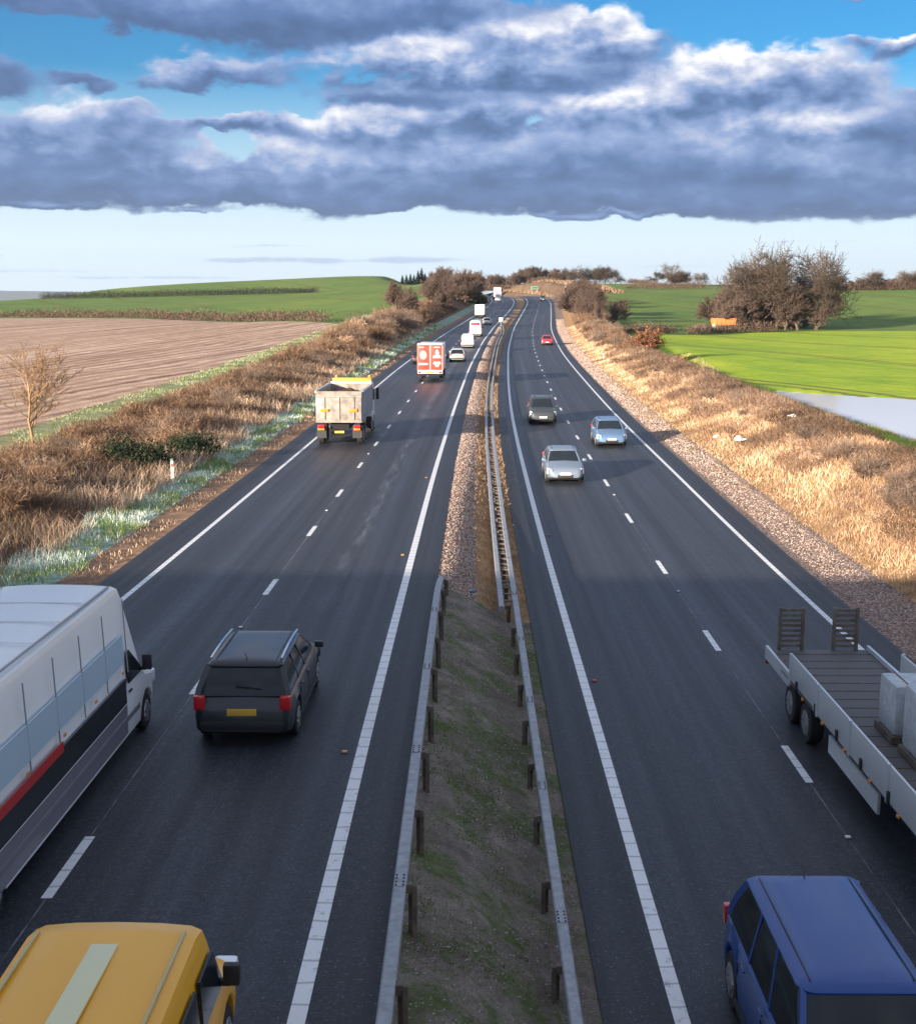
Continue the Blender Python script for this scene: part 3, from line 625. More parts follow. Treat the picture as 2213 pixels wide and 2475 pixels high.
# ---- bare bushes
def bush_mesh(name, seed, stems, h, r, cols, sub=7, wd=.022, up=.75):
    g = np.random.default_rng(seed); V = []; F = []; Cc = []
    cols = np.array(cols)
    def sliver(a, b, w, c):
        d = b - a; s = np.cross(d, g.normal(0, 1, 3)); s *= w / 2 / (np.linalg.norm(s) + 1e-9); k = len(V)
        V.extend([a - s, a + s, b]); F.append((k, k + 1, k + 2)); Cc.extend([c] * 3)
    for i in range(stems):
        az = g.random() * 6.283; tilt = g.random() ** .8 * r / h * 1.15
        base = np.array([math.cos(az), math.sin(az), 0]) * g.random() * r * .55
        hh = h * (.55 + .45 * g.random()) * (1 - .28 * min(1, tilt))
        dirv = np.array([math.cos(az) * tilt, math.sin(az) * tilt, 1.0]); dirv /= np.linalg.norm(dirv)
        bend = g.normal(0, .12, 3); c = cols[g.integers(len(cols))] * (.8 + .4 * g.random())
        p = base; segs = 4; pts = [p]
        for s in range(segs):
            d = dirv + bend * s + g.normal(0, .10, 3); d /= np.linalg.norm(d); p = p + d * hh / segs; pts.append(p)
        for s in range(segs):
            sliver(pts[s], pts[s + 1] + (pts[s + 1] - pts[s]) * .15, wd * (1.25 - .2 * s), c)
        for s in range(sub):
            t = .25 + .75 * g.random(); q = pts[0] + (pts[-1] - pts[0]) * t; k = min(segs - 1, int(t * segs)); q = pts[k] + (pts[k + 1] - pts[k]) * (t * segs - k)
            d = dirv * up + g.normal(0, .55, 3); d /= np.linalg.norm(d); L = h * (.12 + .22 * g.random())
            e = q + d * L; e[2] = max(e[2], .03); sliver(q, e, wd * .75, c)
            for _ in range(2):
                d2 = d + g.normal(0, .5, 3); d2 /= np.linalg.norm(d2); q2 = q + (e - q) * (.4 + .5 * g.random()); sliver(q2, q2 + d2 * L * .55, wd * .6, c * 1.1)
    return np_mesh(name, V, F, False, col=np.array(Cc))
def leafy_mesh(name, seed, n, rx, rz, cols, leaf=.09, lump=6):
    g = np.random.default_rng(seed); cols = np.array(cols)
    cs = g.normal(0, 1, (lump, 3)); cs /= np.linalg.norm(cs, axis=1)[:, None]; cs *= g.random((lump, 1)) ** .5 * .62; cs[:, 2] = np.abs(cs[:, 2]) * 1.0
    i = g.integers(lump, size=n); d = g.normal(0, 1, (n, 3)); d /= np.linalg.norm(d, axis=1)[:, None]
    p = (cs[i] + d * (g.random((n, 1)) ** .45) * .46) * np.array([rx, rx, rz]); p[:, 2] = np.abs(p[:, 2]) + .02
    a = g.normal(0, 1, (n, 3)); a /= np.linalg.norm(a, axis=1)[:, None]; b = np.cross(a, g.normal(0, 1, (n, 3))); b /= np.linalg.norm(b, axis=1)[:, None]
    L = leaf * (.6 + .8 * g.random((n, 1)))
    V = np.stack([p - a * L, p + b * L * .6, p + a * L, p - b * L * .6], 1).reshape(-1, 3); F = np.arange(n * 4).reshape(-1, 4)
    return np_mesh(name, V, F, False, col=np.repeat(cols[g.integers(len(cols), size=n)] * (.75 + .5 * g.random((n, 1))), 4, 0))
BM = [bush_mesh('bush', 100 + i, 150, 1.75, 1.15, BROWN + DRY[2:3], 7, .026) for i in range(4)]
GM = [bush_mesh('bush', 120 + i, 170, 1.5, 1.25, GREYB, 8, .022, .5) for i in range(3)]
TM = [bush_mesh('bush', 140 + i, 120, 1.1, .9, DRY, 5, .03) for i in range(3)]
def put_bush(me, x, y, z, s, label, group, name='bush', cat='bush', sz=1.0, m=None):
    o = bpy.data.objects.new(name, me); COL.objects.link(o)
    if not me.materials: me.materials.append(m or M['twig'])
    o.location = (x, y, z - .05); o.rotation_euler = (rng.normal(0, .06), rng.normal(0, .06), rng.random() * 6.283); o.scale = (s, s, s * sz)
    return tag(o, label, cat, group)
# scrub mass on the left bank: one tangle nobody could count, then the bushes that stand out of it
def twig_mesh(name, P, L, Wd, D, C):
    n = len(P); d = D / np.linalg.norm(D, axis=1)[:, None]; r = rng.normal(0, 1, (n, 3)); s = np.cross(d, r); s = s / np.linalg.norm(s, axis=1)[:, None] * (Wd / 2)[:, None]
    mid = P + d * (L * .5)[:, None] + rng.normal(0, .08, (n, 3)) * L[:, None]; tip = P + d * L[:, None] + rng.normal(0, .12, (n, 3)) * L[:, None]
    V = np.stack([P - s, P + s, mid - s * .7, mid + s * .7, tip], 1).reshape(-1, 3); b = np.arange(n)[:, None] * 5
    return np_mesh(name, V, np.concatenate([b + np.array([[0, 1, 3]]), b + np.array([[0, 3, 2]]), b + np.array([[2, 3, 4]])]), False, col=np.repeat(C, 5, 0))
def scrub(name, label, side, n, y0, y1, o0, o1, hmin, hmax, cols, seed, thr=-.5, p=None):
    P, o, y = side_pts(side, n, y0, y1, o0, o1, thr, 2.6, seed); n = len(P)
    hn = np.clip(.62 + .55 * smooth_noise(P[:, 0], P[:, 1], 2.2, seed + 5) + .35 * smooth_noise(P[:, 0], P[:, 1], .8, seed + 6), .15, 1.3); s_ = np.clip(y / 55, .75, 3.5)
    q = np.sin(np.clip((o - o0) / (o1 - o0), .02, .98) * np.pi) ** .45; top = hmin + (hmax - hmin) * hn * q
    P[:, 2] += top * rnd(n) ** .7 * .85
    D = np.stack([rng.normal(0, .75, n), rng.normal(0, .75, n), rnd(n, .15, 1.3)], 1)
    stuff(name, label, twig_mesh(name, P, rnd(n, .14, .50) * s_ ** .35, .015 * s_ ** .85, D, patchy(P, palette(n, cols, p), 3.2, seed + 9, 1.0)), M['twig'], 'scrub')
scrub('scrub', 'tangled brown brambles covering the left bank', 'L', 170000, 24, 330, 4.9, 12.4, .15, .85, [tuple(.82 * q for q in c_) for c_ in BROWN + BROWN[:4]] + [(.34, .23, .145), (.17, .12, .10)], 31)
scrub('scrub', 'brown brambles along the top of the right bank', 'R', 150000, 30, 360, 4.6, 10.6, .10, .85, BROWN + BROWN[:4] + GREYB, 33, .02)
scrub('scrub', 'dark brown hedge growth along the crest of the right bank', 'R', 110000, 30, 330, 6.9, 10.9, .12, .55, BROWN[:4] + GREYB[:3], 37, -.45)
gL = 'bare brown bushes along the left bank'; gR = 'bare grey bushes along the right bank'
for i in range(120):
    y = float(near_bias(1, 26, 250)[0]); o = rng.uniform(5.8, 10.8); x = float(XL(y)) - o
    put_bush((BM + GM + TM[:1])[i % 8], x, y, float(corridor('L', o, y)) - .1, rng.uniform(.45, .98) * (1 + max(0, y - 60) / 130), 'bare brown bush in the scrub of the left bank', gL)
for i in range(60):
    y = float(near_bias(1, 46, 270)[0]); o = rng.uniform(5.6, 10.2) if y > 110 else rng.uniform(5.0, 8.0); x = float(XR(y)) + o
    put_bush((GM + TM)[i % 6] if y < 150 else (BM + GM)[i % 7], x, y, float(corridor('R', o, y)), rng.uniform(.4, .72) * (1 + max(0, y - 90) / 130), 'bare greyish bush on the right bank', gR)
for y, o, s in ((34, 6.6, 1.05), (37.5, 7.2, .95), (41, 6.6, 1.05), (47, 6.6, .85), (54, 6.8, .8)):
    put_bush(GM[int(y) % 3], float(XR(y)) + o, y, float(corridor('R', o, y)), s, 'large grey twiggy bush on the right bank near the frame edge', 'large grey bushes on the right bank')
EV = [(.010, .026, .013), (.018, .040, .017), (.010, .018, .012), (.05, .05, .028)]
em = leafy_mesh('bush', 5, 9000, 1.9, 1.5, EV, .048, 12)
put_bush(em, -14.7, 58.0, .5, 1.1, 'dark evergreen bush in the brown scrub left of the road', None, 'bush', 'bush', 1.15, M['twig'])
put_bush(em, -13.2, 63.0, .6, .95, 'small dark evergreen bush right of the large evergreen one', None, 'bush', 'bush')

# ---- bare trees
def tree_segments(seed, H, spread=.9, levels=5, trunk=.28, first=.28, nb=(4, 3, 3, 3, 2), upb=.25, r0=None, ratio=.68, wob=.16):
    g = np.random.default_rng(seed); seg = []
    r0 = r0 or H * .022
    def grow(p, d, L, r, lev):
        n = 4 if lev < 2 else 3; pts = [p]; dd = d.copy()
        for i in range(n):
            dd = dd + g.normal(0, wob, 3) + np.array([0, 0, upb * (.25 if lev else .05)]); dd /= np.linalg.norm(dd); p = p + dd * L / n; pts.append(p)
        for i in range(n):
            a = r * (1 - .5 * i / n); b = r * (1 - .5 * (i + 1) / n); seg.append((pts[i], pts[i + 1], a, b, lev))
        if lev >= levels: return
        k = nb[min(lev, len(nb) - 1)]
        for j in range(k + (1 if lev else 2)):
            t = (first if lev == 0 else .25) + (1 - (first if lev == 0 else .25)) * ((j + g.random()) / (k + 1)); t = min(t, 1.0); q = t * n; i = min(n - 1, int(q)); bp = pts[i] + (pts[i + 1] - pts[i]) * (q - i)
            ax = g.normal(0, 1, 3); ax -= dd * (ax @ dd); ax /= np.linalg.norm(ax) + 1e-9
            an = spread * (.55 + .6 * g.random()); nd = dd * math.cos(an) + ax * math.sin(an)
            if nd[2] < -.15: nd[2] *= -.3
            grow(bp, nd / np.linalg.norm(nd), L * ratio * (.75 + .4 * g.random()), r * (1 - .5 * t) * .62, lev + 1)
        grow(pts[-1], dd, L * ratio, r * .5, lev + 1)
    grow(np.zeros(3), np.array([0, 0, 1.0]), H * trunk * 1.4, r0, 0)
    zmax = max(s[1][2] for s in seg); k = H / zmax
    return [(a * k, b * k, r * k, q * k, l) for a, b, r, q, l in seg]
def seg_mesh(name, segs, minr, C, sides=(6, 5, 3, 3, 3, 3)):
    V, F, K = [], [], []; g = np.random.default_rng(3)
    for a, b, r, q, l in segs:
        r, q = max(r, minr), max(q, minr * .7); n = sides[min(l, 5)]; z = b - a; z = z / (np.linalg.norm(z) + 1e-9)
        x = np.cross(z, (0, 0, 1.0) if abs(z[2]) < .9 else (1.0, 0, 0)); x /= np.linalg.norm(x); y = np.cross(z, x); k = len(V)
        for p, rr in ((a, r), (b, q)):
            for i in range(n): t = 6.283 * i / n; V.append(p + (x * math.cos(t) + y * math.sin(t)) * rr)
        for i in range(n): F.append((k + i, k + (i + 1) % n, k + n + (i + 1) % n, k + n + i))
        K.extend([np.array(C[min(l, len(C) - 1)]) * (.85 + .3 * g.random())] * (2 * n))
    return np_mesh(name, V, F, True, col=np.array(K))
TREES = {}
def tree_kind(key, seed, H, minr, C, split=2, leaves=None, **kw):
    s = tree_segments(seed, H, **kw)
    t = seg_mesh('trunk', [q for q in s if q[4] < split], minr, C); c = seg_mesh('crown', [q for q in s if q[4] >= split], minr, C)
    t.materials.append(M['twig']); c.materials.append(M['twig'])
    ends = np.array([q[1] for q in s if q[4] >= 3])
    if leaves:
        n, L, cols = leaves; g = np.random.default_rng(seed); p = ends[g.integers(len(ends), size=n)] + g.normal(0, L * 1.6, (n, 3)); p[:, 2] = np.maximum(p[:, 2], .2)
        a = g.normal(0, 1, (n, 3)) * L; b = g.normal(0, 1, (n, 3)) * L * .6
        V0 = np.array([v.co for v in c.vertices]); F0 = np.array([f.vertices[:] for f in c.polygons]); col0 = np.empty(len(V0) * 4, np.float32); c.color_attributes['Tint'].data.foreach_get('color', col0)
        V = np.concatenate([V0, np.stack([p - a, p + b, p + a, p - b], 1).reshape(-1, 3)]); F = np.concatenate([F0, np.arange(n * 4).reshape(-1, 4) + len(V0)])
        cc = np.array(cols)[g.integers(len(cols), size=n)] * (.7 + .6 * g.random((n, 1)))
        c = np_mesh('crown', V, F, False, col=np.concatenate([col0.reshape(-1, 4)[:, :3], np.repeat(cc, 4, 0)])); c.materials.append(M['twig'])
    TREES[key] = (t, c, H)
def put_tree(key, x, y, z, H, label, group=None, sx=1.0, name='bare_tree', rz=None):
    t, c, h0 = TREES[key]; k = H / h0
    r = empty(name, (x, y, z - .1), (0, 0, rng.random() * 6.283 if rz is None else rz), label, 'tree', group); r.scale = (k * sx, k * sx, k)
    for n, me in (('trunk', t), ('crown', c)):
        o = bpy.data.objects.new(n, me); COL.objects.link(o); o.parent = r
    return r
OAKC = [(.115, .078, .052), (.10, .068, .048), (.088, .062, .047), (.085, .062, .048), (.088, .066, .052)]
for i in range(4): tree_kind('oak%d' % i, 40 + i, 18, .042, OAKC, 2, (200, .13, [(.10, .075, .05), (.12, .085, .06), (.075, .06, .045)]), spread=.88, levels=5, trunk=.32, first=.62, nb=(4, 4, 3, 2, 2), upb=.06, wob=.26, ratio=.72)
for i in range(3): tree_kind('thorn%d' % i, 60 + i, 8, .034, [(.11, .078, .06), (.125, .088, .066), (.14, .098, .076), (.125, .088, .072)], 2, None, spread=.55, levels=4, trunk=.16, first=.1, nb=(7, 5, 4, 3), upb=.32, wob=.2)
tree_kind('sapling', 71, 6.0, .011, [(.32, .21, .11), (.36, .24, .125), (.32, .21, .12), (.26, .165, .10)], 2, None, spread=.66, levels=4, trunk=.36, first=.2, nb=(10, 4, 2, 2), upb=.28, r0=.062, ratio=.52)
tree_kind('russet', 75, 5, .02, [(.16, .09, .06), (.16, .09, .06)], 2, (1500, .085, [(.33, .12, .055), (.24, .085, .045), (.40, .18, .09)]), spread=.7, levels=4, trunk=.30, first=.3, nb=(7, 4, 3, 2), upb=.2)
def conifer(seed, H):
    g = np.random.default_rng(seed); V, F, K = [], [], []
    for i in range(900):
        t = g.random() ** .8; z = H * (.06 + .94 * t); L = (1 - t) * H * .20 * (.6 + .6 * g.random()) + .12; a = g.random() * 6.283
        d = np.array([math.cos(a), math.sin(a), -.15 - .3 * g.random()]); p = np.array([0, 0, z]); s = np.cross(d, (0, 0, 1.0)); s /= np.linalg.norm(s); k = len(V); w = .14 * L + .08
        V += [p, p + d * L * .6 + s * w, p + d * L, p + d * L * .6 - s * w]; F.append((k, k + 1, k + 2, k + 3)); K += [np.array((.018, .036, .026)) * (.6 + .9 * g.random())] * 4
    c = np_mesh('crown', V, F, False, col=np.array(K)); c.materials.append(M['twig'])
    t = seg_mesh('trunk', [(np.zeros(3), np.array([0, 0, H * .97]), H * .016, .02, 0)], .02, [(.08, .055, .04)]); t.materials.append(M['twig'])
    TREES['conifer%d' % seed] = (t, c, H)
for i in range(2): conifer(i, 10)
def gz(x, y): return float(zL(np.array([x]), np.array([y]))[0]) if x < float(XL(min(y, 719))) else float(zR(np.array([x]), np.array([y]))[0])
def at(px, D, rowbase=None):
    """ground point on the ray fan through one azimuth at a distance"""
    x = (px - 910) / 2560 * D; y = D * 1.013; return x, y, gz(x, y)
# single trees
y = 63.5; put_tree('sapling', -21.0, y, float(corridor('L', 12.2, y)) - .1, 5.6, 'slim leafless sapling on the field edge at the left', None, 1.45, 'bare_tree', 1.1)
x, y = 24.0, 160.0; put_tree('russet', x, y, gz(x, y) + .1, 4.9, 'small tree holding russet leaves beside the ditch', None, 1.25, 'russet_tree')
x, y = 23.6, 138.0; put_tree('russet', x, y, gz(x, y), 2.9, 'russet sapling nearer than the russet tree by the ditch', None, .8, 'russet_tree')
# copse in the crop field
gc = 'oaks of the copse'
for i, (px, D, H, lab) in enumerate([(1440, 306, 16.2, 'bare oak at the left end of the copse'), (1478, 318, 15.5, 'bare oak second from the left in the copse'), (1510, 304, 18.6, 'tall bare oak left of the middle of the copse'), (1540, 322, 19.0, 'bare oak at the back of the copse middle'),
     (1575, 306, 20.0, 'tallest bare oak in the middle of the copse'), (1598, 318, 19.4, 'tall bare oak right of the copse middle'), (1622, 308, 16.4, 'bare oak at the right end of the copse')]):
    x, y, z = at(px, D); put_tree('oak%d' % (i % 4), x, y, z, H * 1.1, lab, gc, .80)
for i in range(38):
    px = rng.uniform(1424, 1632); D = rng.uniform(298, 326); x, y, z = at(px, D)
    put_tree('thorn%d' % (i % 3), x, y, z, rng.uniform(6.0, 10.5) * (1 if px < 1590 else .7), 'brown thicket tree under the copse oaks', 'thicket trees under the copse oaks', 1.15)
# roadside belts near the far bend
for i in range(20):
    D = rng.uniform(306, 430); y = D; o = rng.uniform(4.8, 12); x = float(XL(y)) - o
    put_tree('thorn%d' % (i % 3), x, y, float(corridor('L', o, y)), rng.uniform(5.2, 8.6) * (.75 + D / 1400), 'brown bare tree in the belt left of the far bend', 'bare trees left of the far bend', 1.2)
for y, o, H in ((236, 9.5, 6.2), (243, 10.5, 6.8), (250, 8.5, 5.4), (262, 11, 6.4)):
    put_tree('thorn%d' % (int(y) % 3), float(XL(y)) - o, y, float(corridor('L', o, y)), H, 'pale bare tree standing nearer than the left roadside belt', 'pale bare trees on the left bank', .9)
for i in range(16):
    y = rng.uniform(250, 420); o = rng.uniform(6.0, 13); x = float(XR(y)) + o
    put_tree('thorn%d' % (i % 3), x, y, float(corridor('R', o, y)), rng.uniform(5.0, 8.2), 'brown bare tree beside the right verge by the tall white post', 'bare trees right of the far bend', 1.25)
x, y = 22.2 + 7, 236.0; put_tree('thorn1', float(XR(y)) + 9, y, float(corridor('R', 9, y)), 4.5, 'spindly bare tree on the right bank left of the russet tree', None, .6)
# evergreen clump by the left verge at the bend
em2 = leafy_mesh('bush', 9, 2600, 2.6, 2.6, EV, .16, 8)
for y, o, s in ((398, 3.8, 1.5), (405, 5.0, 1.7), (390, 5.4, 1.2)):
    put_bush(em2, float(XL(y)) - o, y, float(corridor('L', o, y)), s, 'dark evergreen shrub at the left verge of the far bend', 'dark evergreens at the far bend', 'shrub', 'shrub', 1.0, M['twig'])
# skyline trees
for px, D, H in [(800, 705, 6), (808, 700, 6.5), (816, 706, 7.5), (823, 703, 7), (831, 700, 9), (838, 704, 10.5), (845, 706, 8)]:
    x, y, z = at(px, D); put_tree('conifer%d' % (int(px) % 2), x, y, z, H, 'dark conifer in the clump on the left skyline', 'conifers on the left hilltop', 2.1, 'conifer')
for i, px in enumerate(list(range(862, 950, 7)) + list(range(950, 1112, 4))):
    D = rng.uniform(650, 720); x, y, z = at(px, D); put_tree(('thorn%d' if px % 3 else 'oak%d') % (i % 3), x, y, z, rng.uniform(5.5, 10.0) + (2.5 if px < 890 else 0), 'bare woodland tree on the skyline above the far bend', 'woodland trees above the far bend', 1.3)
for i, (px, H) in enumerate([(1122, 6), (1136, 7.5), (1147, 8.5), (1158, 5), (1168, 7), (1178, 7.5), (1190, 8), (1202, 8.5), (1212, 8), (1222, 7), (1234, 4.5), (1305, 7.5), (1317, 10.5), (1330, 6), (1345, 5.5), (1358, 6.5), (1372, 7), (1385, 6.5), (1650, 6), (1662, 6.5)]):
    H *= 1.2; D = 690 if px < 1300 else 600 if px < 1500 else 500; x, y, z = at(px, D); put_tree('oak%d' % (i % 4), x, y, z, H * D / 640, 'bare hedgerow tree on the skyline right of the road', 'hedgerow trees on the right skyline', 1.1)
for i, (px, H) in enumerate([(1690, 4.5), (1702, 5), (1714, 6), (1726, 9.5), (1738, 7), (1750, 5), (1762, 5), (1774, 5.5), (1786, 8), (1797, 9), (1808, 6.5), (1820, 7)]):
    x, y, z = at(px, 490); put_tree('oak%d' % (i % 4) if H > 6.9 else 'thorn%d' % (i % 3), x, y, z, H * .9, 'bare tree in the row on the right hill edge', 'trees along the right hill edge', 1.3)
# hedges
def hedge(label, pts, h, w, n, cols=None, seed=1):
    """pts: list of (x, y) along the hedge"""
    pts = np.array(pts, float); s = np.r_[0, np.cumsum(np.hypot(*np.diff(pts, axis=0).T))]; q = rng.random(n) * s[-1]
    x = np.interp(q, s, pts[:, 0]) + rng.normal(0, w / 2.5, n); y = np.interp(q, s, pts[:, 1]) + rng.normal(0, w / 2.5, n)
    gap = smooth_noise(q, q * .3, 7.0, seed); keep = gap > -.55; x, y, q = x[keep], y[keep], q[keep]
    z = np.where(x < XL(np.clip(y, -79, 719)), zL(x, y), zR(x, y)); H = rnd(len(x), .4, 1.0) * h * (.75 + .5 * (gap[keep] + .5))
    n_ = len(x); P = np.stack([x, y, z + H * rnd(n_) ** .8 * .9], 1); D = np.stack([rng.normal(0, .7, n_), rng.normal(0, .7, n_), rnd(n_, .1, 1.4)], 1)
    me = twig_mesh('hedge', P, rnd(n_, .3, .95) * h / 2.6, np.full(n_, .05 + h * .022), D, palette(n_, cols or [(.095, .062, .05), (.13, .085, .065), (.06, .042, .036), (.17, .115, .085)]))
    return tag(link('hedge', me, M['twig']), label, 'hedge')
def pxline(L): return [at(a, b)[:2] for a, b in L]
def endL(o0, o1, d=1.5, n=30): o = np.linspace(o0, o1, n); y = YL_end(o) + d; return np.stack([XL(np.clip(y, -79, 719)) - 15.6 - o, y], 1)
def endR(o0, o1, d=1.5, n=30): o = np.linspace(o0, o1, n); y = YR_end(o) + d; return np.stack([XR(np.clip(y, -79, 719)) + 13.4 + o, y], 1)
hedge('low brown hedge along the far end of the ploughed field', endL(3, 112), 2.2, 2.0, 12000, None, 41)
hedge('overgrown hedge at the far left corner of the ploughed field', endL(112, 190), 3.6, 4.0, 8400, None, 42)
hedge('dark trimmed hedge across the middle of the left green hill', pxline([(85, 610), (200, 605), (330, 600), (480, 600), (630, 600)]), 3.4, 2.5, 14000, [(.030, .040, .030), (.05, .04, .032), (.02, .026, .022)], 43)
hedge('dark hedge behind the near green field left of the copse', endR(-8, 38), 2.4, 2.0, 7000, None, 44)
hedge('broken hedge below the right skyline', pxline([(1212, 560), (1260, 556), (1330, 545), (1400, 530)]), 3.0, 2.5, 5200, None, 45)
hedge('hedge along the foot of the trees on the right hill edge', pxline([(1640, 492), (1700, 490), (1760, 488), (1830, 486)]), 3.4, 3.0, 9000, None, 46)
hedge('brown hedge line under the skyline trees right of the road', pxline([(1110, 700), (1180, 696), (1250, 690), (1300, 610), (1400, 604)]), 2.6, 3.0, 7200, None, 47)
hedge('dark hedge capping the brown cutting beyond the bend', pxline([(955, 640), (1000, 640), (1045, 640), (1085, 640), (1105, 640)]), 3.4, 4.0, 9000, None, 48)
P_ = np.stack([rnd(26000, 12, 60), rnd(26000, 470, 650)], 1); xr_ = XR(P_[:, 1]) + 3; k = P_[:, 0] > xr_; P_ = P_[k]
stuff('scrub', 'dead brown growth on the cutting beyond the bend', blade_mesh('scrub', np.c_[P_, zR(P_[:, 0], P_[:, 1])], rnd(len(P_), .3, 1.6), np.full(len(P_), .22), rnd(len(P_), .1, .7), palette(len(P_), BROWN + DRY[:2])), M['twig'], 'scrub')
# ================================================================== barriers, posts, small roadside things
def rail_rings(xf, zf, y0, y1, w, h, step=1.0):
    ys = np.append(np.arange(y0, y1, step), y1); rings = []
    c = .02
    for y in ys:
        x, z = float(xf(y)), float(zf(y))
        rings.append([(x + a, y, z + b) for a, b in ((-w / 2 + c, -h / 2), (w / 2 - c, -h / 2), (w / 2, -h / 2 + c), (w / 2, h / 2 - c), (w / 2 - c, h / 2), (-w / 2 + c, h / 2), (-w / 2, h / 2 - c), (-w / 2, -h / 2 + c))])
    return rings
def zpost(m, x, y, z0, z1, s=1):
    # Z section post
    m.box((x, y, (z0 + z1) / 2), (.012, .11, z1 - z0)); m.box((x + s * .028, y - .055, (z0 + z1) / 2), (.058, .012, z1 - z0)); m.box((x - s * .028, y + .055, (z0 + z1) / 2), (.058, .012, z1 - z0))
def splice(par, x, y, z, w):
    m = MB(); m.box((x, y, z + .003), (.13, .34, .006))
    for dx in (-.045, .045):
        for dy in (-.14, -.05, .05, .14): m.cyl((x + dx, y + dy, z), (x + dx, y + dy, z + .016), .015, n=6, mi=1)
    m.build('splice_plate', [M['galv'], bolt_m], par)
bolt_m = mat('bolt', (.03, .03, .035), .6)
RT = .66      # rail top over the ground beside it
lx = lambda y: XA(y) + 1.03; lz = lambda y: ZA(y) + RT - .10 - .45 * np.clip((y - 31.5) / 4.0, 0, 1) ** 1.5
bl = empty('crash_barrier', (0, 0, 0), (0, 0, 0), 'single rail galvanised crash barrier on the left of the median, ending low', 'crash barrier')
m = MB(); m.loft(rail_rings(lx, lz, 3.0, 35.2, .16, .19)); m.build('rail', M['galv'], bl)
for y in np.arange(5.55, 34, 4.8): splice(bl, float(lx(y)), y, float(lz(y)) + .096, .16)
for y in np.arange(5.55, 35, 2.4):
    m = MB(); x = float(lx(y)) + .155; z0 = float(ZM(np.array(x), np.array(y))); zpost(m, x, y, z0 - .05, float(lz(y)) + .05); m.box((x - .04, y, float(lz(y))), (.075, .10, .12)); m.build('post', M['post'], bl)
rx = lambda y: XB(y) - 1.43 - 1.0 * np.clip((y - 225) / 34, 0, 1) ** 2; rz = lambda y: ZB(y) + RT - .10 + .0 * y
br = empty('crash_barrier', (0, 0, 0), (0, 0, 0), 'long galvanised crash barrier on the right of the median, doubling beyond the shade', 'crash barrier')
m = MB(); m.loft(rail_rings(rx, rz, 3.0, 258, .16, .19)); m.build('rail', M['galv'], br)
m = MB(); m.loft(rail_rings(lambda y: rx(y) - .40, rz, 34.2, 258, .15, .19)); m.build('rail', M['galv'], br)
for y in np.arange(6.9, 60, 4.8): splice(br, float(rx(y)), y, float(rz(y)) + .096, .16)
pys = np.concatenate([np.arange(5.7, 130, 2.4), np.arange(130, 257, 4.8)])
for y in pys:
    m = MB(); x = float(rx(y)) - (.155 if y < 34 else .20); z0 = float(ZM(np.array(x), np.array(y))); zpost(m, x, y, z0 - .05, float(rz(y)) + .05, -1)
    m.box((x + .04, y, float(rz(y))), (.075, .10, .12))
    if y > 34: m.box((x - .04 , y, float(rz(y))), (.12, .10, .10))
    m.build('post', M['post'], br)
for y in np.arange(35.0, 114, .8):
    m = MB(); m.box((float(rx(y)) - .20, y, float(rz(y)) + .05), (.26, .12, .03)); m.build('spacer', M['post'], br)

white_p = mat('white_plastic', (.74, .75, .76), .45); red_r = mat('red_reflector', (.55, .03, .02), .3); black_p = mat('black_plastic', (.02, .02, .022), .5)
def delineator(x, y, z, label, h=1.0):
    e = empty('delineator_post', (x, y, z), (0, 0, 0), label, 'marker post', 'delineator posts along the verges')
    m = MB(); m.box((0, 0, h / 2 - .05), (.11, .05, h + .1), bev=.012); m.build('post', white_p, e)
    m = MB(); m.box((0, -.027, h - .22), (.075, .012, .16)); m.build('reflector', red_r, e)
    m = MB(); m.box((0, 0, h + .01), (.116, .056, .10), bev=.01); m.build('cap', mat_green, e)
mat_green = mat('green_cap', (.05, .16, .08), .5)
for side, o, y, lab in (('L', 3.7, 55.0, 'white marker post in the frosty grass left of the road, nearest one'), ('L', 3.4, 150.0, 'white marker post on the left verge beside the red lorry'), ('L', 3.2, 218.0, 'white marker post on the left verge near the far vans'),
                      ('R', 5.5, 205.0, 'small white marker post at the foot of the right bank scrub'), ('R', 4.2, 158.0, 'white marker post in the brown grass right of the road')):
    x = float(XL(y)) - o if side == 'L' else float(XR(y)) + o; delineator(x, y, float(corridor(side, o, y)), lab, 1.05 if side == 'L' else .8)
# terminal post with its pale plate at the far end of the barrier
e = empty('marker_board', (float(rx(259)) - .2, 259.4, float(ZM(rx(259), 259.))), (0, 0, 0), 'pale square board on a post at the far end of the double barrier', 'marker board')
m = MB(); m.cyl((0, 0, 0), (0, 0, 1.5), .05, n=8); m.build('post', M['galv'], e); m = MB(); m.box((0, -.07, 1.35), (.75, .03, .75), bev=.01); m.build('board', white_p, e)
# tall white mast and green road sign by the bend
y = 402.; x = float(XR(y)) + 4.2
e = empty('sign_back', (x, y, float(corridor('R', 4.2, y))), (0, 0, 0), 'tall narrow white post right of the road at the far bend', 'post')
m = MB(); m.cyl((0, 0, 0), (0, 0, 1.4), .10, n=8); m.build('pole', M['galv'], e); m = MB(); m.box((0, 0, 3.3), (.85, .14, 3.9), bev=.03); m.build('board', white_p, e)
green_s = mat('sign_green', (.01, .17, .09), .4)
x, y = 31.5, 540.; e = empty('road_sign', (x, y, gz(x, y)), (0, 0, 0), 'green direction sign in front of the brown cutting', 'road sign')
for dx in (-1.1, 1.1):
    m = MB(); m.cyl((dx, 0, 0), (dx, 0, 2.4), .08, n=8); m.build('post', M['galv'], e)
m = MB(); m.box((0, -.12, 2.6), (2.9, .08, 1.0), bev=.03); m.build('board', green_s, e); m = MB()
for a, b in ((0, .46), (0, -.46)): m.box((a, -.17, 2.6 + b), (2.8, .012, .05))
for a in (-1.38, 1.38): m.box((a, -.17, 2.6), (.05, .012, .90))
m.build('border', white_p, e)
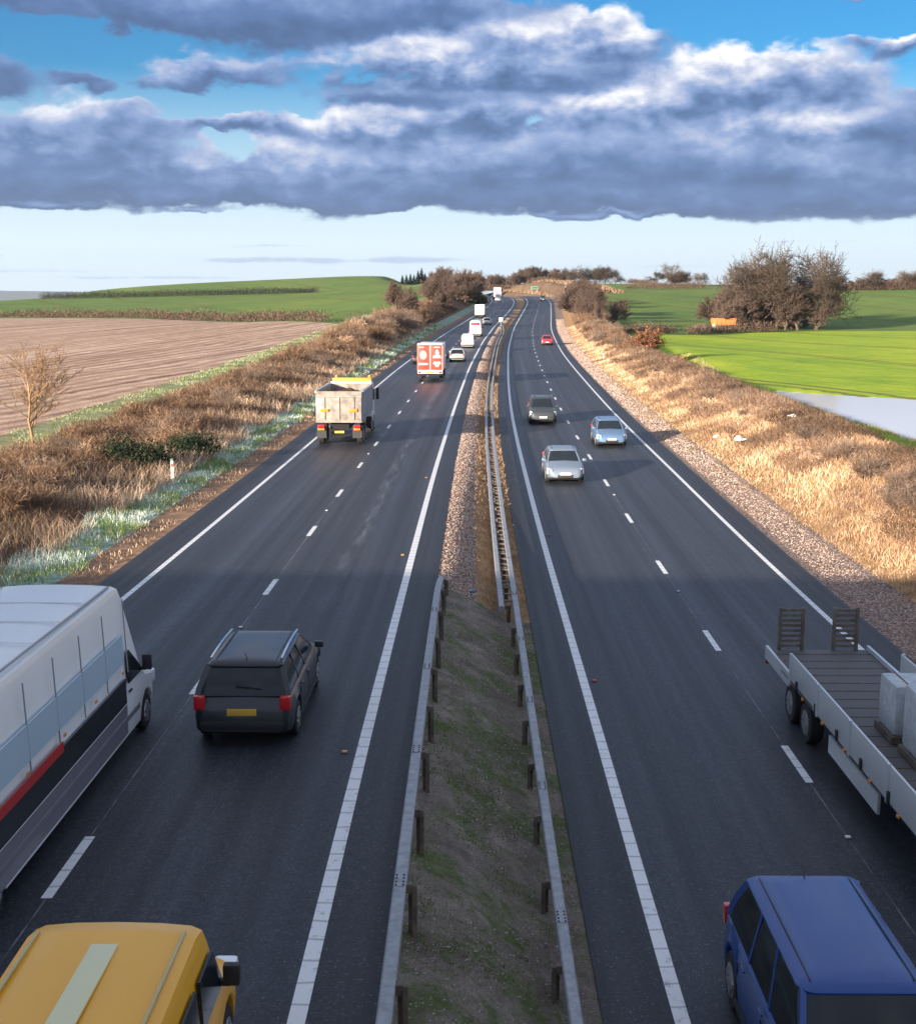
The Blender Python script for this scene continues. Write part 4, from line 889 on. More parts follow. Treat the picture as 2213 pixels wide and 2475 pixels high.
# cat's eyes
amber = mat('amber_reflector', (.75, .28, .02), .25); wref = mat('white_reflector', (.8, .82, .85), .2)
def stud(x, y, z, mm, label, group=None):
    e = empty('road_stud', (x, y, z + .003), (0, 0, 0), label, 'road stud', group); m = MB(); m.box((0, 0, .008), (.12, .15, .018), bev=.006); m.build('housing', M['post'], e)
    m = MB(); m.box((0, 0, .022), (.085, .075, .02), bev=.006); m.build('lens', mm, e)
for y in (21.6, 39.6, 57.6): stud(float(XA(y)) - .30, y, float(ZA(y)), amber, 'amber road stud just inside the left carriageway rumble line', 'amber road studs')
for y in (29.5, 47.5): stud(float(XB(y)) + .26, y, float(ZB(y)), red_r, 'red road stud beside the right carriageway inner line', 'red road studs')
for y in (30.4, 48.4, 66.4): stud(float(XA(y)) - W / 2, y, float(ZA(y)), wref, 'white road stud between lane dashes on the left carriageway', 'white road studs left')
for y in (20.6, 38.6, 56.6): stud(float(XB(y)) + W / 2, y, float(ZB(y)), wref, 'white road stud between lane dashes on the right carriageway', 'white road studs right')
# litter and a slab
def scrap(px_x, y, z, s, label, seed):
    g = np.random.default_rng(seed); bm = bmesh.new(); bmesh.ops.create_icosphere(bm, subdivisions=2, radius=s)
    for v in bm.verts: v.co = Vector((v.co.x * (1 + .5 * g.normal()), v.co.y * (1 + .4 * g.normal()), abs(v.co.z) * .8 * (1 + .4 * g.normal())))
    me = bpy.data.meshes.new('litter'); bm.to_mesh(me); bm.free(); o = link('litter', me, white_p); o.location = (px_x, y, z); tag(o, label, 'litter')
for o, y, s, lab, sd_ in ((4.6, 70.5, .26, 'large crumpled white rag low in the dry grass of the right bank', 1), (3.9, 73.5, .15, 'small white scrap beside the large white rag', 2), (7.9, 72, .16, 'white bag caught high in the scrub of the right bank', 3), (6.2, 44, .13, 'torn white paper on the right bank near the grey bushes', 4)):
    scrap(float(XR(y)) + o, y, float(corridor('R', o, y)) + .3, s, lab, sd_)
y = 33.2; m = MB(); m.box((0, 0, .02), (.95, .62, .10), bev=.02, rot=Matrix.Rotation(.5, 3, 'Z').to_quaternion()); m.box((.12, .05, .085), (.4, .25, .03), bev=.008, rot=Matrix.Rotation(.5, 3, 'Z').to_quaternion())
o = m.build('concrete_slab', M['concrete']); o.location = (float(XR(y)) + 2.55, y, float(corridor('R', 2.5, y)) + .02); tag(o, 'pale concrete slab lying on the gravel of the right verge', 'slab')
for i, (x, y, c) in enumerate(((-.2, 34.6, (.02, .12, .30)),)):
    m = MB(); m.box((0, 0, .03), (.18, .10, .06), bev=.02); m.cyl((.08, 0, .03), (.13, 0, .03), .018, n=8); o = m.build('litter', mat('blue_plastic', c, .4)); o.location = (x + .6, y, float(ZM(x, y)) + .02); tag(o, 'blue plastic scrap at the gravel edge of the median', 'litter')
# farm trailer by the copse
orange = mat('orange_paint', (.62, .20, .06), .55); tyre = mat('tyre', (.018, .018, .019), .85)
x, y, z = at(1438, 297); e = empty('farm_trailer', (x, y, z + .1), (0, 0, R(8)), 'orange farm trailer parked in front of the copse', 'trailer')
m = MB(); m.box((0, 0, 1.75), (5.0, 2.3, 1.5), bev=.05, taper=(1.08, 1.1)); m.box((0, 0, 2.53), (5.1, 2.2, .08)); m.build('hopper', orange, e)
m = MB()
for q in (-2.0, -1.0, 0, 1.0, 2.0): m.box((q, -1.24, 1.75), (.10, .08, 1.5))
m.build('ribs', orange, e)
m = MB(); m.box((0, 0, .9), (5.2, 1.0, .2)); m.box((-3.3, 0, .8), (1.6, .14, .14)); m.build('chassis', black_p, e)
for q in (-.1, 1.3):
    for s in (-1, 1):
        m = MB(); m.cyl((q, s * .85, .55), (q, s * 1.15, .55), .55, n=20); m.build('wheel', tyre, e)
x, y, z = at(1421, 294); m = MB(); m.cyl((0, 0, 0), (0, 0, 1.3), .55, n=16); m.cyl((0, 0, 1.3), (0, 0, 1.45), .55, .25, n=16); m.cyl((0, 0, 1.45), (0, 0, 1.55), .15, n=10); o = m.build('water_tank', mat('tank_green', (.45, .66, .40), .5)); o.location = (x, y, z + 1.0 - 1.0); tag(o, 'pale green tank at the left end of the orange trailer', 'tank')

# the bridge the picture is taken from: only its shadow reaches the view
e = empty('overbridge', (0, 0, 0), (0, 0, 0), 'concrete road bridge crossing above both carriageways', 'bridge')
m = MB(); m.box((0, -6.2, 6.1), (90, 10.6, 1.1)); m.build('deck', M['concrete'], e)
for yy in (-1.0, -11.3):
    m = MB(); m.box((0, yy, 8.35), (90, .25, 3.4)); m.build('parapet', M['concrete'], e)
for xx in (-17.5, .2, 17.5):
    m = MB(); m.box((xx, -6.2, 2.6), (.9, 8.5, 5.9), bev=.1); m.build('pier', M['concrete'], e)

# ================================================================== air
if HAZE > 0:
    m = MB(); m.box((0, 5400, 148), (24000, 12000, 314)); hz = m.build('haze', mat('haze_surface'))
    hm = bpy.data.materials.new('haze'); hm.use_nodes = True; hm.node_tree.nodes.clear()
    _o = hm.node_tree.nodes.new('ShaderNodeOutputMaterial'); _v = hm.node_tree.nodes.new('ShaderNodeVolumePrincipled')
    _v.inputs['Color'].default_value = (.70, .84, 1.0, 1); _v.inputs['Density'].default_value = HAZE; _v.inputs['Anisotropy'].default_value = .2
    hm.node_tree.links.new(_v.outputs[0], _o.inputs['Volume']); hz.data.materials.clear(); hz.data.materials.append(hm); tag(hz, kind='stuff')
# ================================================================== vehicles
def f_flake(c, rough, metal):
    def fn(T, b):
        n = T.noise(opos(T), .9, 4, .6); T.l.new(T.mix(T.mapr(n, .45, .75, 0, .15), c, tuple(q * .75 + .02 for q in c)), b.inputs['Base Color'])
        T.l.new(T.m('MULTIPLY_ADD', n, .2, rough - .05), b.inputs['Roughness'])
    return fn
_pc = {}
def paint(c, rough=.36, metal=0.0, coat=.8):
    k = (c, rough, metal)
    if k not in _pc: _pc[k] = mat('paint', rough=rough, metal=metal, coat=coat * .5, fn=f_flake(c, rough, metal)); _pc[k].node_tree.nodes['Principled BSDF'].inputs['Coat Roughness'].default_value = .16
    return _pc[k]
glass = mat('dark_glass', (.012, .018, .024), .11, spec=.4); trim = mat('trim', (.025, .025, .028), .55); rimm = mat('rim', (.42, .43, .45), .3, .7)
lens = mat('lamp_lens', (.82, .86, .90), .12, coat=1.0); redl = mat('red_lamp', (.55, .015, .02), .2, coat=1.0); orl = mat('orange_lamp', (.80, .25, .03), .25, coat=.5)
plate_y = mat('plate_yellow', (.70, .40, .06), .5); plate_w = mat('plate_white', (.75, .76, .76), .5); chrome = mat('chrome', (.6, .62, .65), .15, .9); under = mat('underbody', (.012, .012, .013), .9)
WHITE = (.78, .80, .82); mat_seam = mat('seam', (.30, .31, .33), .6)
def wheel(e, x, y, r, w, side):
    t = MB(); n = 28
    prof = [(-w / 2, r * .62), (-w / 2, r * .93), (-w / 2 + .03, r), (w / 2 - .03, r), (w / 2, r * .93), (w / 2, r * .62)]
    t.loft([[(x + a, y + q * math.cos(6.283 * i / n), r + q * math.sin(6.283 * i / n)) for i in range(n)] for a, q in prof], caps=True)
    o = t.build('wheel', tyre, e)
    m = MB(); xo = x + side * (w / 2 + .004)
    m.cyl((xo - side * .03, y, r), (xo, y, r), r * .62, n=20)
    for k in range(5):
        a = 6.283 * k / 5; m.box((xo + side * .006, y + math.cos(a) * r * .33, r + math.sin(a) * r * .33), (.02, .09, r * .5), rot=Matrix.Rotation(-(a - math.pi / 2), 3, 'X').to_quaternion())
    m.cyl((xo, y, r), (xo + side * .02, y, r), r * .14, n=10); m.build('rim', rimm, o)
def ringbox(z, yf, yr, w, rf, rr, n=5):
    """rounded rectangle outline, counter-clockwise from rear right; yf front y, yr rear y"""
    pts = []
    for cx_, cy_, r_, a0 in ((w - rr, yr + rr, rr, -90), (w - rf, yf - rf, rf, 0), (-w + rf, yf - rf, rf, 90), (-w + rr, yr + rr, rr, 180)):
        for i in range(n + 1):
            a = R(a0 + 90 * i / n); pts.append((cx_ + r_ * math.cos(a), cy_ + r_ * math.sin(a), z))
    return pts
def place(e, carr, y, off, rev=False):
    """stand a vehicle on a carriageway: y along, off = metres outward from the inner line"""
    Xf, Zf, s = (XA, ZA, -1) if carr == 'A' else (XB, ZB, 1)
    x = float(Xf(y)) + s * off; hd = math.atan2(float(Xf(y + 3) - Xf(y - 3)), 6.0); pt = math.atan2(float(Zf(y + 3) - Zf(y - 3)), 6.0)
    e.location = (x, y, float(Zf(y)) + .005); e.rotation_euler = (pt if not rev else -pt, 0, -hd + (math.pi if rev else 0))
def shell(L, w, stations, r, wy, name, m_, e, zmid=.55, extra_top=.0):
    """painted lower body: lofted cross sections with wheel arches; stations (y, half width, top z)"""
    st = np.array(stations, float); ys = np.unique(np.concatenate([np.linspace(st[0, 0], st[-1, 0], 46), st[:, 0]] + [np.linspace(q - r - .1, q + r + .1, 13) for q in wy]))
    rings = []
    for y in ys:
        hw = np.interp(y, st[:, 0], st[:, 1]); t = np.interp(y, st[:, 0], st[:, 2]); b = .20 + .10 * max(0, (abs(y) - L / 2 + .45) / .45)
        for q in wy:
            d = abs(y - q); ra = r + .065
            if d < ra: b = max(b, r + math.sqrt(ra * ra - d * d) - .02)
        cr = .035; half = [(0, b), (hw - .14, b), (hw - .05, b + .02), (hw - .015, max(b + .05, .34)), (hw, max(b + .08, zmid)), (hw - .012, max(b + .10, zmid + .15)), (hw - .04, max(t - .07, b + .12)), (hw - .085, max(t - .015, b + .14)), (hw - .20, max(t + .012, b + .15)), (0, max(t + cr, b + .16))]
        rings.append([(p[0], y, p[1]) for p in half] + [(-p[0], y, p[1]) for p in half[-2:0:-1]])
    m = MB(); m.loft(rings); return m.build(name, m_, e, 30)
def car(name, label, c, L=4.3, w=.88, H=1.46, kind='hatch', group=None, metal=.25, rails=False, rough=.36, pl_f=True):
    e = empty(name, (0, 0, 0), (0, 0, 0), label, 'car', group); P = paint(c, rough, metal); h = L / 2; r = .315 if kind != 'suv' else .36
    belt = .93 if kind != 'suv' else 1.04; cowl = h - 1.05; hood = .72 if kind != 'suv' else .86
    tail = {'hatch': belt - .02, 'estate': belt - .02, 'suv': belt, 'saloon': belt + .03}[kind]
    st = [(-h, w - .16, .62), (-h + .04, w - .09, .70), (-h + .10, w - .06, tail - .12), (-h + .22, w - .03, tail), (-h + .8, w, belt), (cowl - .2, w, belt), (cowl, w - .01, belt), (cowl + .3, w - .015, belt - .05), (h - .30, w - .05, hood + .06), (h - .12, w - .10, hood - .04), (h - .04, w - .16, hood - .16), (h, w - .24, hood - .26)]
    wy = (-h + .78 + (.05 if kind == 'estate' else 0), h - .86); shell(L, w, st, r, wy, 'body', P, e)
    # greenhouse
    yf0, yf1 = cowl + .02, cowl - .78
    yr0 = {'hatch': -h + .20, 'estate': -h + .16, 'suv': -h + .18, 'saloon': -h + .62}[kind]; yr1 = yr0 + {'hatch': .50, 'estate': .34, 'suv': .36, 'saloon': .62}[kind]
    w0, w1 = w - .075, w - .235; z0, z1 = belt - .02, H - .09
    lv = []
    for k in range(5):
        t = k / 4; lv.append(ringbox(z0 + (z1 - z0) * t, yf0 + (yf1 - yf0) * (t ** 1.08), yr0 + (yr1 - yr0) * (t ** 1.25), w0 + (w1 - w0) * (t ** 1.3), .22, .16))
    n = len(lv[0])
    def sec(sel, nm):
        m = MB(); fs = []
        for i in range(4):
            for j in range(n):
                if sel(j): fs.append((i * n + j, i * n + (j + 1) % n, (i + 1) * n + (j + 1) % n, (i + 1) * n + j))
        pv_ = [p for q in lv for p in q]; us = sorted({i for f in fs for i in f}); ix = {i: k for k, i in enumerate(us)}
        m.raw([pv_[i] for i in us], [tuple(ix[i] for i in f) for f in fs], 0, True); return m.build(nm, glass, e, 40)
    sec(lambda j: 8 <= j <= 14, 'windscreen'); sec(lambda j: j in (5, 6, 7), 'side_window'); sec(lambda j: j in (15, 16, 17), 'side_window'); sec(lambda j: j >= 18 or j <= 4, 'rear_window')
    # pillars
    def strut(pa, pb, wd, m):
        m.loft([[(p[0] + a, p[1] + b, p[2]) for a, b in ((-.018, -wd / 2), (.018, -wd / 2), (.018, wd / 2), (-.018, wd / 2))] for p in (pa, pb)])
    for s in (-1, 1):
        for t in (0.34, .66) if kind != 'saloon' else (.45,):
            yb = yr0 + .25 + (yf0 - yr0 - .6) * t; yt = yr1 + .10 + (yf1 - yr1 - .2) * t
            m = MB(); strut((s * (w0 + .0), yb, z0), (s * (w1 + .004), yt, z1), .07, m); m.build('pillar', P, e)
        pts = [lv[k][8 if s > 0 else 14] for k in range(5)]; m = MB(); m.loft([[(p[0] + a, p[1] + b, p[2] + .004) for a, b in ((-.035, -.03), (.03, -.05), (.035, .03), (-.03, .05))] for p in pts]); m.build('pillar', P, e)
        pts = [lv[k][3 if s > 0 else 20] for k in range(5)]; m = MB(); m.loft([[(p[0] + a, p[1] + b, p[2]) for a, b in ((-.07, -.04), (.05, -.03), (.03, .12), (-.05, .06))] for p in pts]); m.build('pillar', P, e)
        m = MB(); m.loft([[(s * (w1 - .125) + a, y, z1 + .060 + .012 * math.sin(math.pi * q) + b) for a, b in ((-.008, 0), (.008, 0), (.008, .01), (-.008, .01))] for q, y in [(t / 8, yr1 + .12 + (yf1 - yr1 - .24) * t / 8) for t in range(9)]]); m.build('roof_seam', trim, e)
        for yq in (yr0 + 1.0, yr0 + 1.0 + (yf0 - yr0 - 1.3) * .5):
            m = MB(); m.box((s * (w - .006), yq, .62), (.014, .012, .40)); m.build('door_seam', trim, e)
    top = []
    for dz, ins in ((-.03, -.006), (0, -.008), (.035, .03), (.065, .13), (.085, .34)): top.append(ringbox(z1 + dz, yf1 + .03 - ins, yr1 - .05 + ins * .8, w1 + .005 - ins, .20, .14))
    m = MB(); m.loft(top); m.build('roof', P, e, 50)
    if rails:
        for s in (-1, 1):
            m = MB(); m.loft([[(s * (w1 - .03) + a, y, z1 + .07 + b + .03 * math.sin(math.pi * q)) for a, b in ((-.02, 0), (.02, 0), (.02, .03), (-.02, .03))] for q, y in [(t / 8, yr1 + .1 + (yf1 - yr1 - .2) * t / 8) for t in range(9)]]); m.build('roof_rail', chrome, e)
    for s in (-1, 1):
        for y in wy: wheel(e, s * (w - .115), y, r, .20, s)
        m = MB(); m.loft([[(s * (w - .16 + a * .13), h - .10 - .02 * k - a * a * .16 + .012, z) for a in (-1.9, -.9, 0, .7, 1.0)] for k, z in ((0, hood - .25), (1.2, hood - .12), (3.6, hood + .0))], closed=False, caps=False)
        m.build('headlight', lens, e)
        m = MB(); m.box((s * (w - .14), -h + .10, tail - .10), (.20, .13, .26 if kind in ('estate', 'suv') else .17), bev=.03); m.build('tail_light', redl, e)
        m = MB(); m.box((s * (w + .06), cowl - .12, belt + .06), (.18, .11, .13), bev=.03); m.build('wing_mirror', P, e)
        m = MB(); m.box((s * (w - .005), -.02, .27), (.03, L - 2.3, .08)); m.build('sill', trim, e)
    m = MB(); m.loft([[(x, h + .012 - .16 * (abs(x) / w) ** 3, z) for x in np.linspace(-w + .26, w - .26, 9)] for z in (.30, .43)], closed=False, caps=False); m.build('air_intake', trim, e)
    m = MB(); m.loft([[(x, h - .015 - .10 * (abs(x) / w) ** 3 - .04 * k, z) for x in np.linspace(-.34, .34, 7)] for k, z in ((0, hood - .20), (1, hood - .13))], closed=False, caps=False); m.build('grille', trim, e)
    for s in (-1, 1):
        for t in (.30, .62):
            m = MB(); yy = yr0 + .45 + (yf0 - yr0 - .9) * t; m.box((s * (w + .002), yy, belt - .12), (.03, .17, .03), bev=.008); m.build('door_handle', P, e)
    m = MB(); m.cyl((0, yr1 + .15, H - .01), (0, yr1 - .05, H + .14), .008, .004, n=6); m.build('aerial', trim, e)
    m = MB(); m.box((.1, yr0 - .01 + .06, z0 + .14), (.46, .02, .022), rot=Matrix.Rotation(.12, 3, 'Y').to_quaternion()); m.build('rear_wiper', trim, e)
    m = MB(); m.box((0, h + .015, .48), (.50, .02, .11)); m.build('number_plate', plate_w, e)
    m = MB(); m.box((0, -h - .005, .66), (.52, .03, .12), bev=.006); m.build('number_plate', plate_y, e)
    m = MB(); m.box((0, -h + .06, .42), (2 * w - .30, .14, .16), bev=.04); m.build('rear_bumper', trim, e)
    m = MB(); m.box((0, 0, .26), (2 * w - .36, L - .5, .14)); m.build('underbody', under, e)
    return e
def van(name, label, c, L=5.2, w=.98, H=2.45, cat='van', bonnet=.85, group=None, glazed=False, stripe=None, skirt=None, band=None, rear_panel=None, roof_strip=None, gutters=False):
    e = empty(name, (0, 0, 0), (0, 0, 0), label, cat, group); P = paint(c, .35, 0.0); h = L / 2; r = .33; belt = min(1.15, H * .55)
    yb = h - bonnet; ytop = yb - .55 * (H - belt) / 1.1
    st = [(-h, H - .06), (ytop - .25, H), (ytop, H - .05), (yb, belt + .02), (yb + .02, belt), (h - .18, belt - .18), (h - .05, belt - .34), (h, belt - .50)]
    st = np.array(st); wy = (-h + 1.05, h - .85)
    ys = np.unique(np.concatenate([np.linspace(-h, h, 40), st[:, 0]] + [np.linspace(q - r - .1, q + r + .1, 13) for q in wy])); rings = []
    for y in ys:
        t = np.interp(y, st[:, 0], st[:, 1]); b = .26; hw = w - (.18 * max(0, (y - (h - .5)) / .5) ** 2) - (.03 if y < -h + .03 else 0)
        for q in wy:
            d = abs(y - q); ra = r + .07
            if d < ra: b = max(b, r + math.sqrt(ra * ra - d * d) - .02)
        tb = max(t - belt, 0) * .07
        half = [(0, b), (hw - .12, b), (hw - .02, b + .03), (hw, max(.55, b + .06)), (hw, min(max(.9, b + .08), max(t - .12, b + .09))), (hw - tb * .4, max(belt, b + .1) if t > belt + .2 else max(t - .10, b + .10)), (hw - .03 - tb, max(t - .16, b + .12)), (hw - .07 - tb, max(t - .05, b + .13)), (hw - .17 - tb, max(t - .005, b + .14)), (hw * .45, max(t + .02, b + .15)), (0, max(t + .03, b + .16))]
        rings.append([(p[0], y, p[1]) for p in half] + [(-p[0], y, p[1]) for p in half[-2:0:-1]])
    m = MB(); m.loft(rings); m.build('body', P, e, 30)
    wx = lambda z: w - .4 * max(z - belt, 0) * .07 - .03 * ((z - belt) / (H - belt) if z > belt else 0)
    # windscreen lies on the raked front
    def fr(y): return np.interp(y, st[:, 0], st[:, 1])
    m = MB(); rows = []
    for t in np.linspace(.06, .92, 6):
        y = yb + (ytop - yb) * t; z = fr(y) + .030; rows.append([(x, y + .012 - .02 * (x / w) ** 2, z - .02 * (x / w) ** 2) for x in np.linspace(-w + .20 + .05 * t, w - .20 - .05 * t, 9)])
    m.loft(rows, closed=False, caps=False); m.build('windscreen', glass, e)
    def pane(y0, y1, z0, z1, s, y0b=None, y1b=None, nm='side_window'):
        x0, x1 = wx(z0) + .008, wx(z1) + .010; y0b = y0 if y0b is None else y0b; y1b = y1 if y1b is None else y1b
        m = MB(); m.loft([[(s * x0, y0b, z0), (s * x0, y1b, z0), (s * x1, y1, z1), (s * x1, y0, z1)], [(s * (x0 - .03), y0b, z0), (s * (x0 - .03), y1b, z0), (s * (x1 - .03), y1, z1), (s * (x1 - .03), y0, z1)]]); m.build(nm, glass, e)
    zt = H - .30 - (.20 if H > 2.2 else 0)
    for s in (-1, 1):
        pane(yb - 1.05, ytop + .12 - .15, belt + .05, min(zt, belt + .62), s, yb - 1.05, yb - .12)
        if glazed:
            q = yb - 1.2; n = 3; ww = (q + h - .25) / n
            for k in range(n): pane(q - ww * (k + 1) + .06, q - ww * k, belt + .05, min(zt, belt + .62), s)
        for y in wy: wheel(e, s * (w - .115), y, r, .20, s)
        m = MB(); m.box((s * (w - .16), h - .10, belt - .36), (.26, .16, .26), bev=.05); m.build('headlight', lens, e)
        m = MB(); m.box((s * (w - .05), -h - .005, 1.0), (.09, .05, .42), bev=.015); m.build('tail_light', redl, e)
        m = MB(); m.box((s * (w + .11), yb - .22, belt + .13 + .05 * H / 2), (.17, .10, .11 + .06 * H), bev=.03); m.box((s * (w + .03), yb - .2, belt + .08), (.12, .06, .06)); m.build('wing_mirror', trim, e)
        m = MB(); m.box((s * (w + .008), -.1, .62), (.02, L - 2.6, .10), bev=.005); m.build('side_moulding', trim if not skirt else paint(skirt, .4), e)
    m = MB(); m.box((0, h - .02, .45), (2 * w - .26, .10, .30), bev=.04); m.build('front_bumper', trim, e)
    m = MB(); m.box((0, -h - .02, .42), (2 * w - .10, .12, .22), bev=.03); m.build('rear_bumper', trim, e)
    m = MB(); m.box((0, -h - .015, 1.05), (.02, .02, 1.5 if H > 2 else .9)); m.build('door_seam', trim, e)
    m = MB(); m.box((-.35, -h - .03, .72), (.52, .02, .12)); m.build('number_plate', plate_y, e)
    for s in (-1, 1):
        if H > 1.9:
            pass
    m = MB(); m.box((0, 0, .32), (2 * w - .4, L - .5, .16)); m.build('underbody', under, e)
    if rear_panel:
        m = MB(); m.box((0, -h - .012, H - .52), (2 * w - .46, .03, .42), bev=.008); m.build('rear_banner', mat('banner', rear_panel, .5), e)
    if stripe:
        mm = mat('stripe', stripe, .4)
        for s in (-1, 1):
            m = MB(); m.box((s * (w + .010), (-h + .3 - .9) / 2, 1.36), (.020, h - 1.2, .15)); m.build('side_stripe', mm, e)
    for s in (-1, 1):
        for yq in [q for q in np.arange(-h + 1.35, yb - 1.0, 1.25)]:
            if glazed: continue
            m = MB(); m.loft([[(s * (wx(z) + .0095) + a, yq + b, z) for a, b in ((-.02, -.007), (0, -.007), (0, .007), (-.02, .007))] for z in np.linspace(1.40 if L > 8 else .45, H - .24, 5)]); m.build('panel_seam', mat_seam, e)
        m = MB(); m.box((s * (w + .004), yb - .98, belt - .10), (.03, .16, .035), bev=.008); m.build('door_handle', trim, e)
        if L > 8:
            for yq in np.arange(-h + .8, yb - 1.2, 1.6):
                m = MB(); m.box((s * (w + .012), yq, 1.50), (.02, .10, .045), bev=.006); m.build('side_marker', orl, e)
            m = MB(); m.loft([[(s * (w - .26) + a, y, H - .005 + b) for a, b in ((-.02, 0), (.02, 0), (.02, .018), (-.02, .018))] for y in np.linspace(-h + .1, ytop - .3, 4)]); m.build('roof_seam', mat_seam, e)
    if L > 8:
        for yq in np.arange(-h + 1.2, ytop - .8, 1.25):
            m = MB(); m.loft([[(x, yq + b, H + .022 - .03 * (abs(x) / w) ** 3 + a) for a, b in ((0, -.02), (0, .02), (.016, .02), (.016, -.02))] for x in np.linspace(-w + .3, w - .3, 7)]); m.build('roof_bow', P, e)
    for nm_, cc_, za_, zb_ in (('lower_skirt', skirt, .36, .88), ('gap_shade', skirt and (.012, .014, .02), .90, 1.34), ('side_band', band, 1.62, 2.12)):  # the dark middle panel paints the shade under the box
        if cc_:
            mm = paint(cc_, .4)
            for s in (-1, 1):
                x0, x1 = wx(za_) + .006, wx(zb_) + .008; m = MB(); ya, yb_ = -h + .25, yb - 1.25
                m.loft([[(s * x0, ya, za_), (s * x0, yb_, za_), (s * x1, yb_, zb_), (s * x1, ya, zb_)], [(s * (x0 - .03), ya, za_), (s * (x0 - .03), yb_, za_), (s * (x1 - .03), yb_, zb_), (s * (x1 - .03), ya, zb_)]]); m.build(nm_, mm, e)
    if roof_strip:
        m = MB(); m.box((.02, ytop - .55 - 1.2, H + .030), (.25, 2.4, .03), bev=.01); m.build('roof_panel', mat('roof_panel', roof_strip, .4), e)
    if gutters:
        m = MB()
        for s in (-1, 1): m.loft([[(s * (w - .235) + a, y, H - .012 + b) for a, b in ((-.014, 0), (.014, 0), (.014, .03), (-.014, .03))] for y in np.linspace(-h + .05, ytop - .25, 4)])
        m.build('roof_gutter', mat('gutter', (.50, .42, .20), .4), e)
    return e
def box_lorry(name, label, cab_c, box_c, door_c, L=7.5, w=1.22, H=3.4, group=None, art=None):
    e = empty(name, (0, 0, 0), (0, 0, 0), label, 'lorry', group); h = L / 2; z0 = 1.0
    m = MB(); m.box((0, -.85, (z0 + H) / 2), (2 * w, L - 1.7, H - z0), bev=.03); m.build('box_body', paint(box_c, .4), e)
    m = MB()
    for s in (-1, 1): m.box((s * w * .995, -h - .01, (z0 + H) / 2), (.07, .05, H - z0 + .02))
    for z in (H - .02, z0): m.box((0, -h - .01, z), (2 * w + .03, .06, .10))
    m.box((0, -h + .3, H + .03), (2 * w * .9, .5, .06)); m.build('door_frame', paint(WHITE if not art else (.66, .24, .20), .4), e)
    if art:
        m = MB(); m.box((0, -h + .2, H + .06), (2 * w, .9, .12), bev=.02); m.build('roof_cap', paint(WHITE, .4), e)
    for s in (-1, 1):
        d = MB(); d.box((s * (w / 2 - .02), -h - .012, (z0 + H) / 2), (w - .10, .03, H - z0 - .16), bev=.006); d = d.build('rear_door', paint(door_c, .4), e)
        m = MB(); m.cyl((s * .10, -h - .045, z0 + .1), (s * .10, -h - .045, H - .12), .018, n=8); m.build('lock_bar', chrome, d)
    if art:
        mm = mat('lettering', (.80, .78, .76), .5); m = MB(); yy = -h - .031
        # left door: a pale round patch crossed by lines of small print, a bar below
        n = 28; pts = [(-.62 + .33 * math.cos(6.283 * i / n), yy, 2.42 + .40 * math.sin(6.283 * i / n)) for i in range(n)]
        m2 = MB(); m2.raw(pts, [tuple(range(n))]); m2.build('door_motif', mat('motif', (.72, .30, .25), .5), e)
        for k in range(5): m.box((-.62, yy - .004, 2.12 + .15 * k), (.56 - .12 * abs(k - 2), .006, .035))
        m.box((-.62, yy, 1.62), (.80, .006, .16)); m.box((-.80, yy, 3.12), (.46, .006, .05))
        # right door: a small flame shape over two lines, print below
        m.raw([(.52, yy, 2.42), (.76, yy, 2.42), (.80, yy, 2.62), (.70, yy, 2.86), (.62, yy, 2.94), (.54, yy, 2.82), (.48, yy, 2.62)], [(0, 1, 2, 3, 4, 5, 6)])
        for z, q in ((2.34, .66), (2.20, .72), (1.78, .62), (1.66, .70), (1.52, .40), (1.40, .26), (3.12, .5)): m.box((.62, yy, z), (q, .006, .07))
        m.build('lettering', mm, e)
    m = MB(); m.box((0, h - .85, 1.35), (2 * w - .12, 1.65, 1.7), bev=.10, taper=(.94, .86)); m.box((0, h - 1.05, 2.35), (2 * w - .4, 1.0, .5), bev=.15, taper=(.9, .5)); m.build('cab', paint(cab_c, .35), e)
    m = MB(); m.box((0, h - .115, 1.72), (2 * w - .34, .10, .62), bev=.02, rot=Matrix.Rotation(-.09, 3, 'X').to_quaternion()); m.build('windscreen', glass, e)
    m = MB(); m.box((0, -.4, .78), (.9, L - 1.2, .28)); m.box((0, -h + .08, .62), (2 * w - .2, .10, .10)); m.build('chassis', under, e)
    m = MB(); m.box((0, -h - .03, .88), (2 * w, .09, .24), bev=.01); m.build('rear_bar', paint(WHITE, .45), e)
    m = MB(); m.box((0, -h - .085, .87), (.72, .02, .16)); m.build('number_plate', plate_y, e)
    for s in (-1, 1):
        m = MB(); m.box((s * (w - .18), -h - .085, .88), (.26, .03, .16), bev=.008); m.build('tail_light', redl, e)
        m = MB(); m.box((s * (w - .16), h - .05, .85), (.24, .10, .20), bev=.03); m.build('headlight', lens, e)
        m = MB(); m.box((s * (w + .14), h - .45, 1.9), (.16, .10, .55), bev=.03); m.build('wing_mirror', trim, e)
        for y in (-h + 1.6, h - 1.3): wheel(e, s * (w - .18), y, .46, .30, s)
    return e
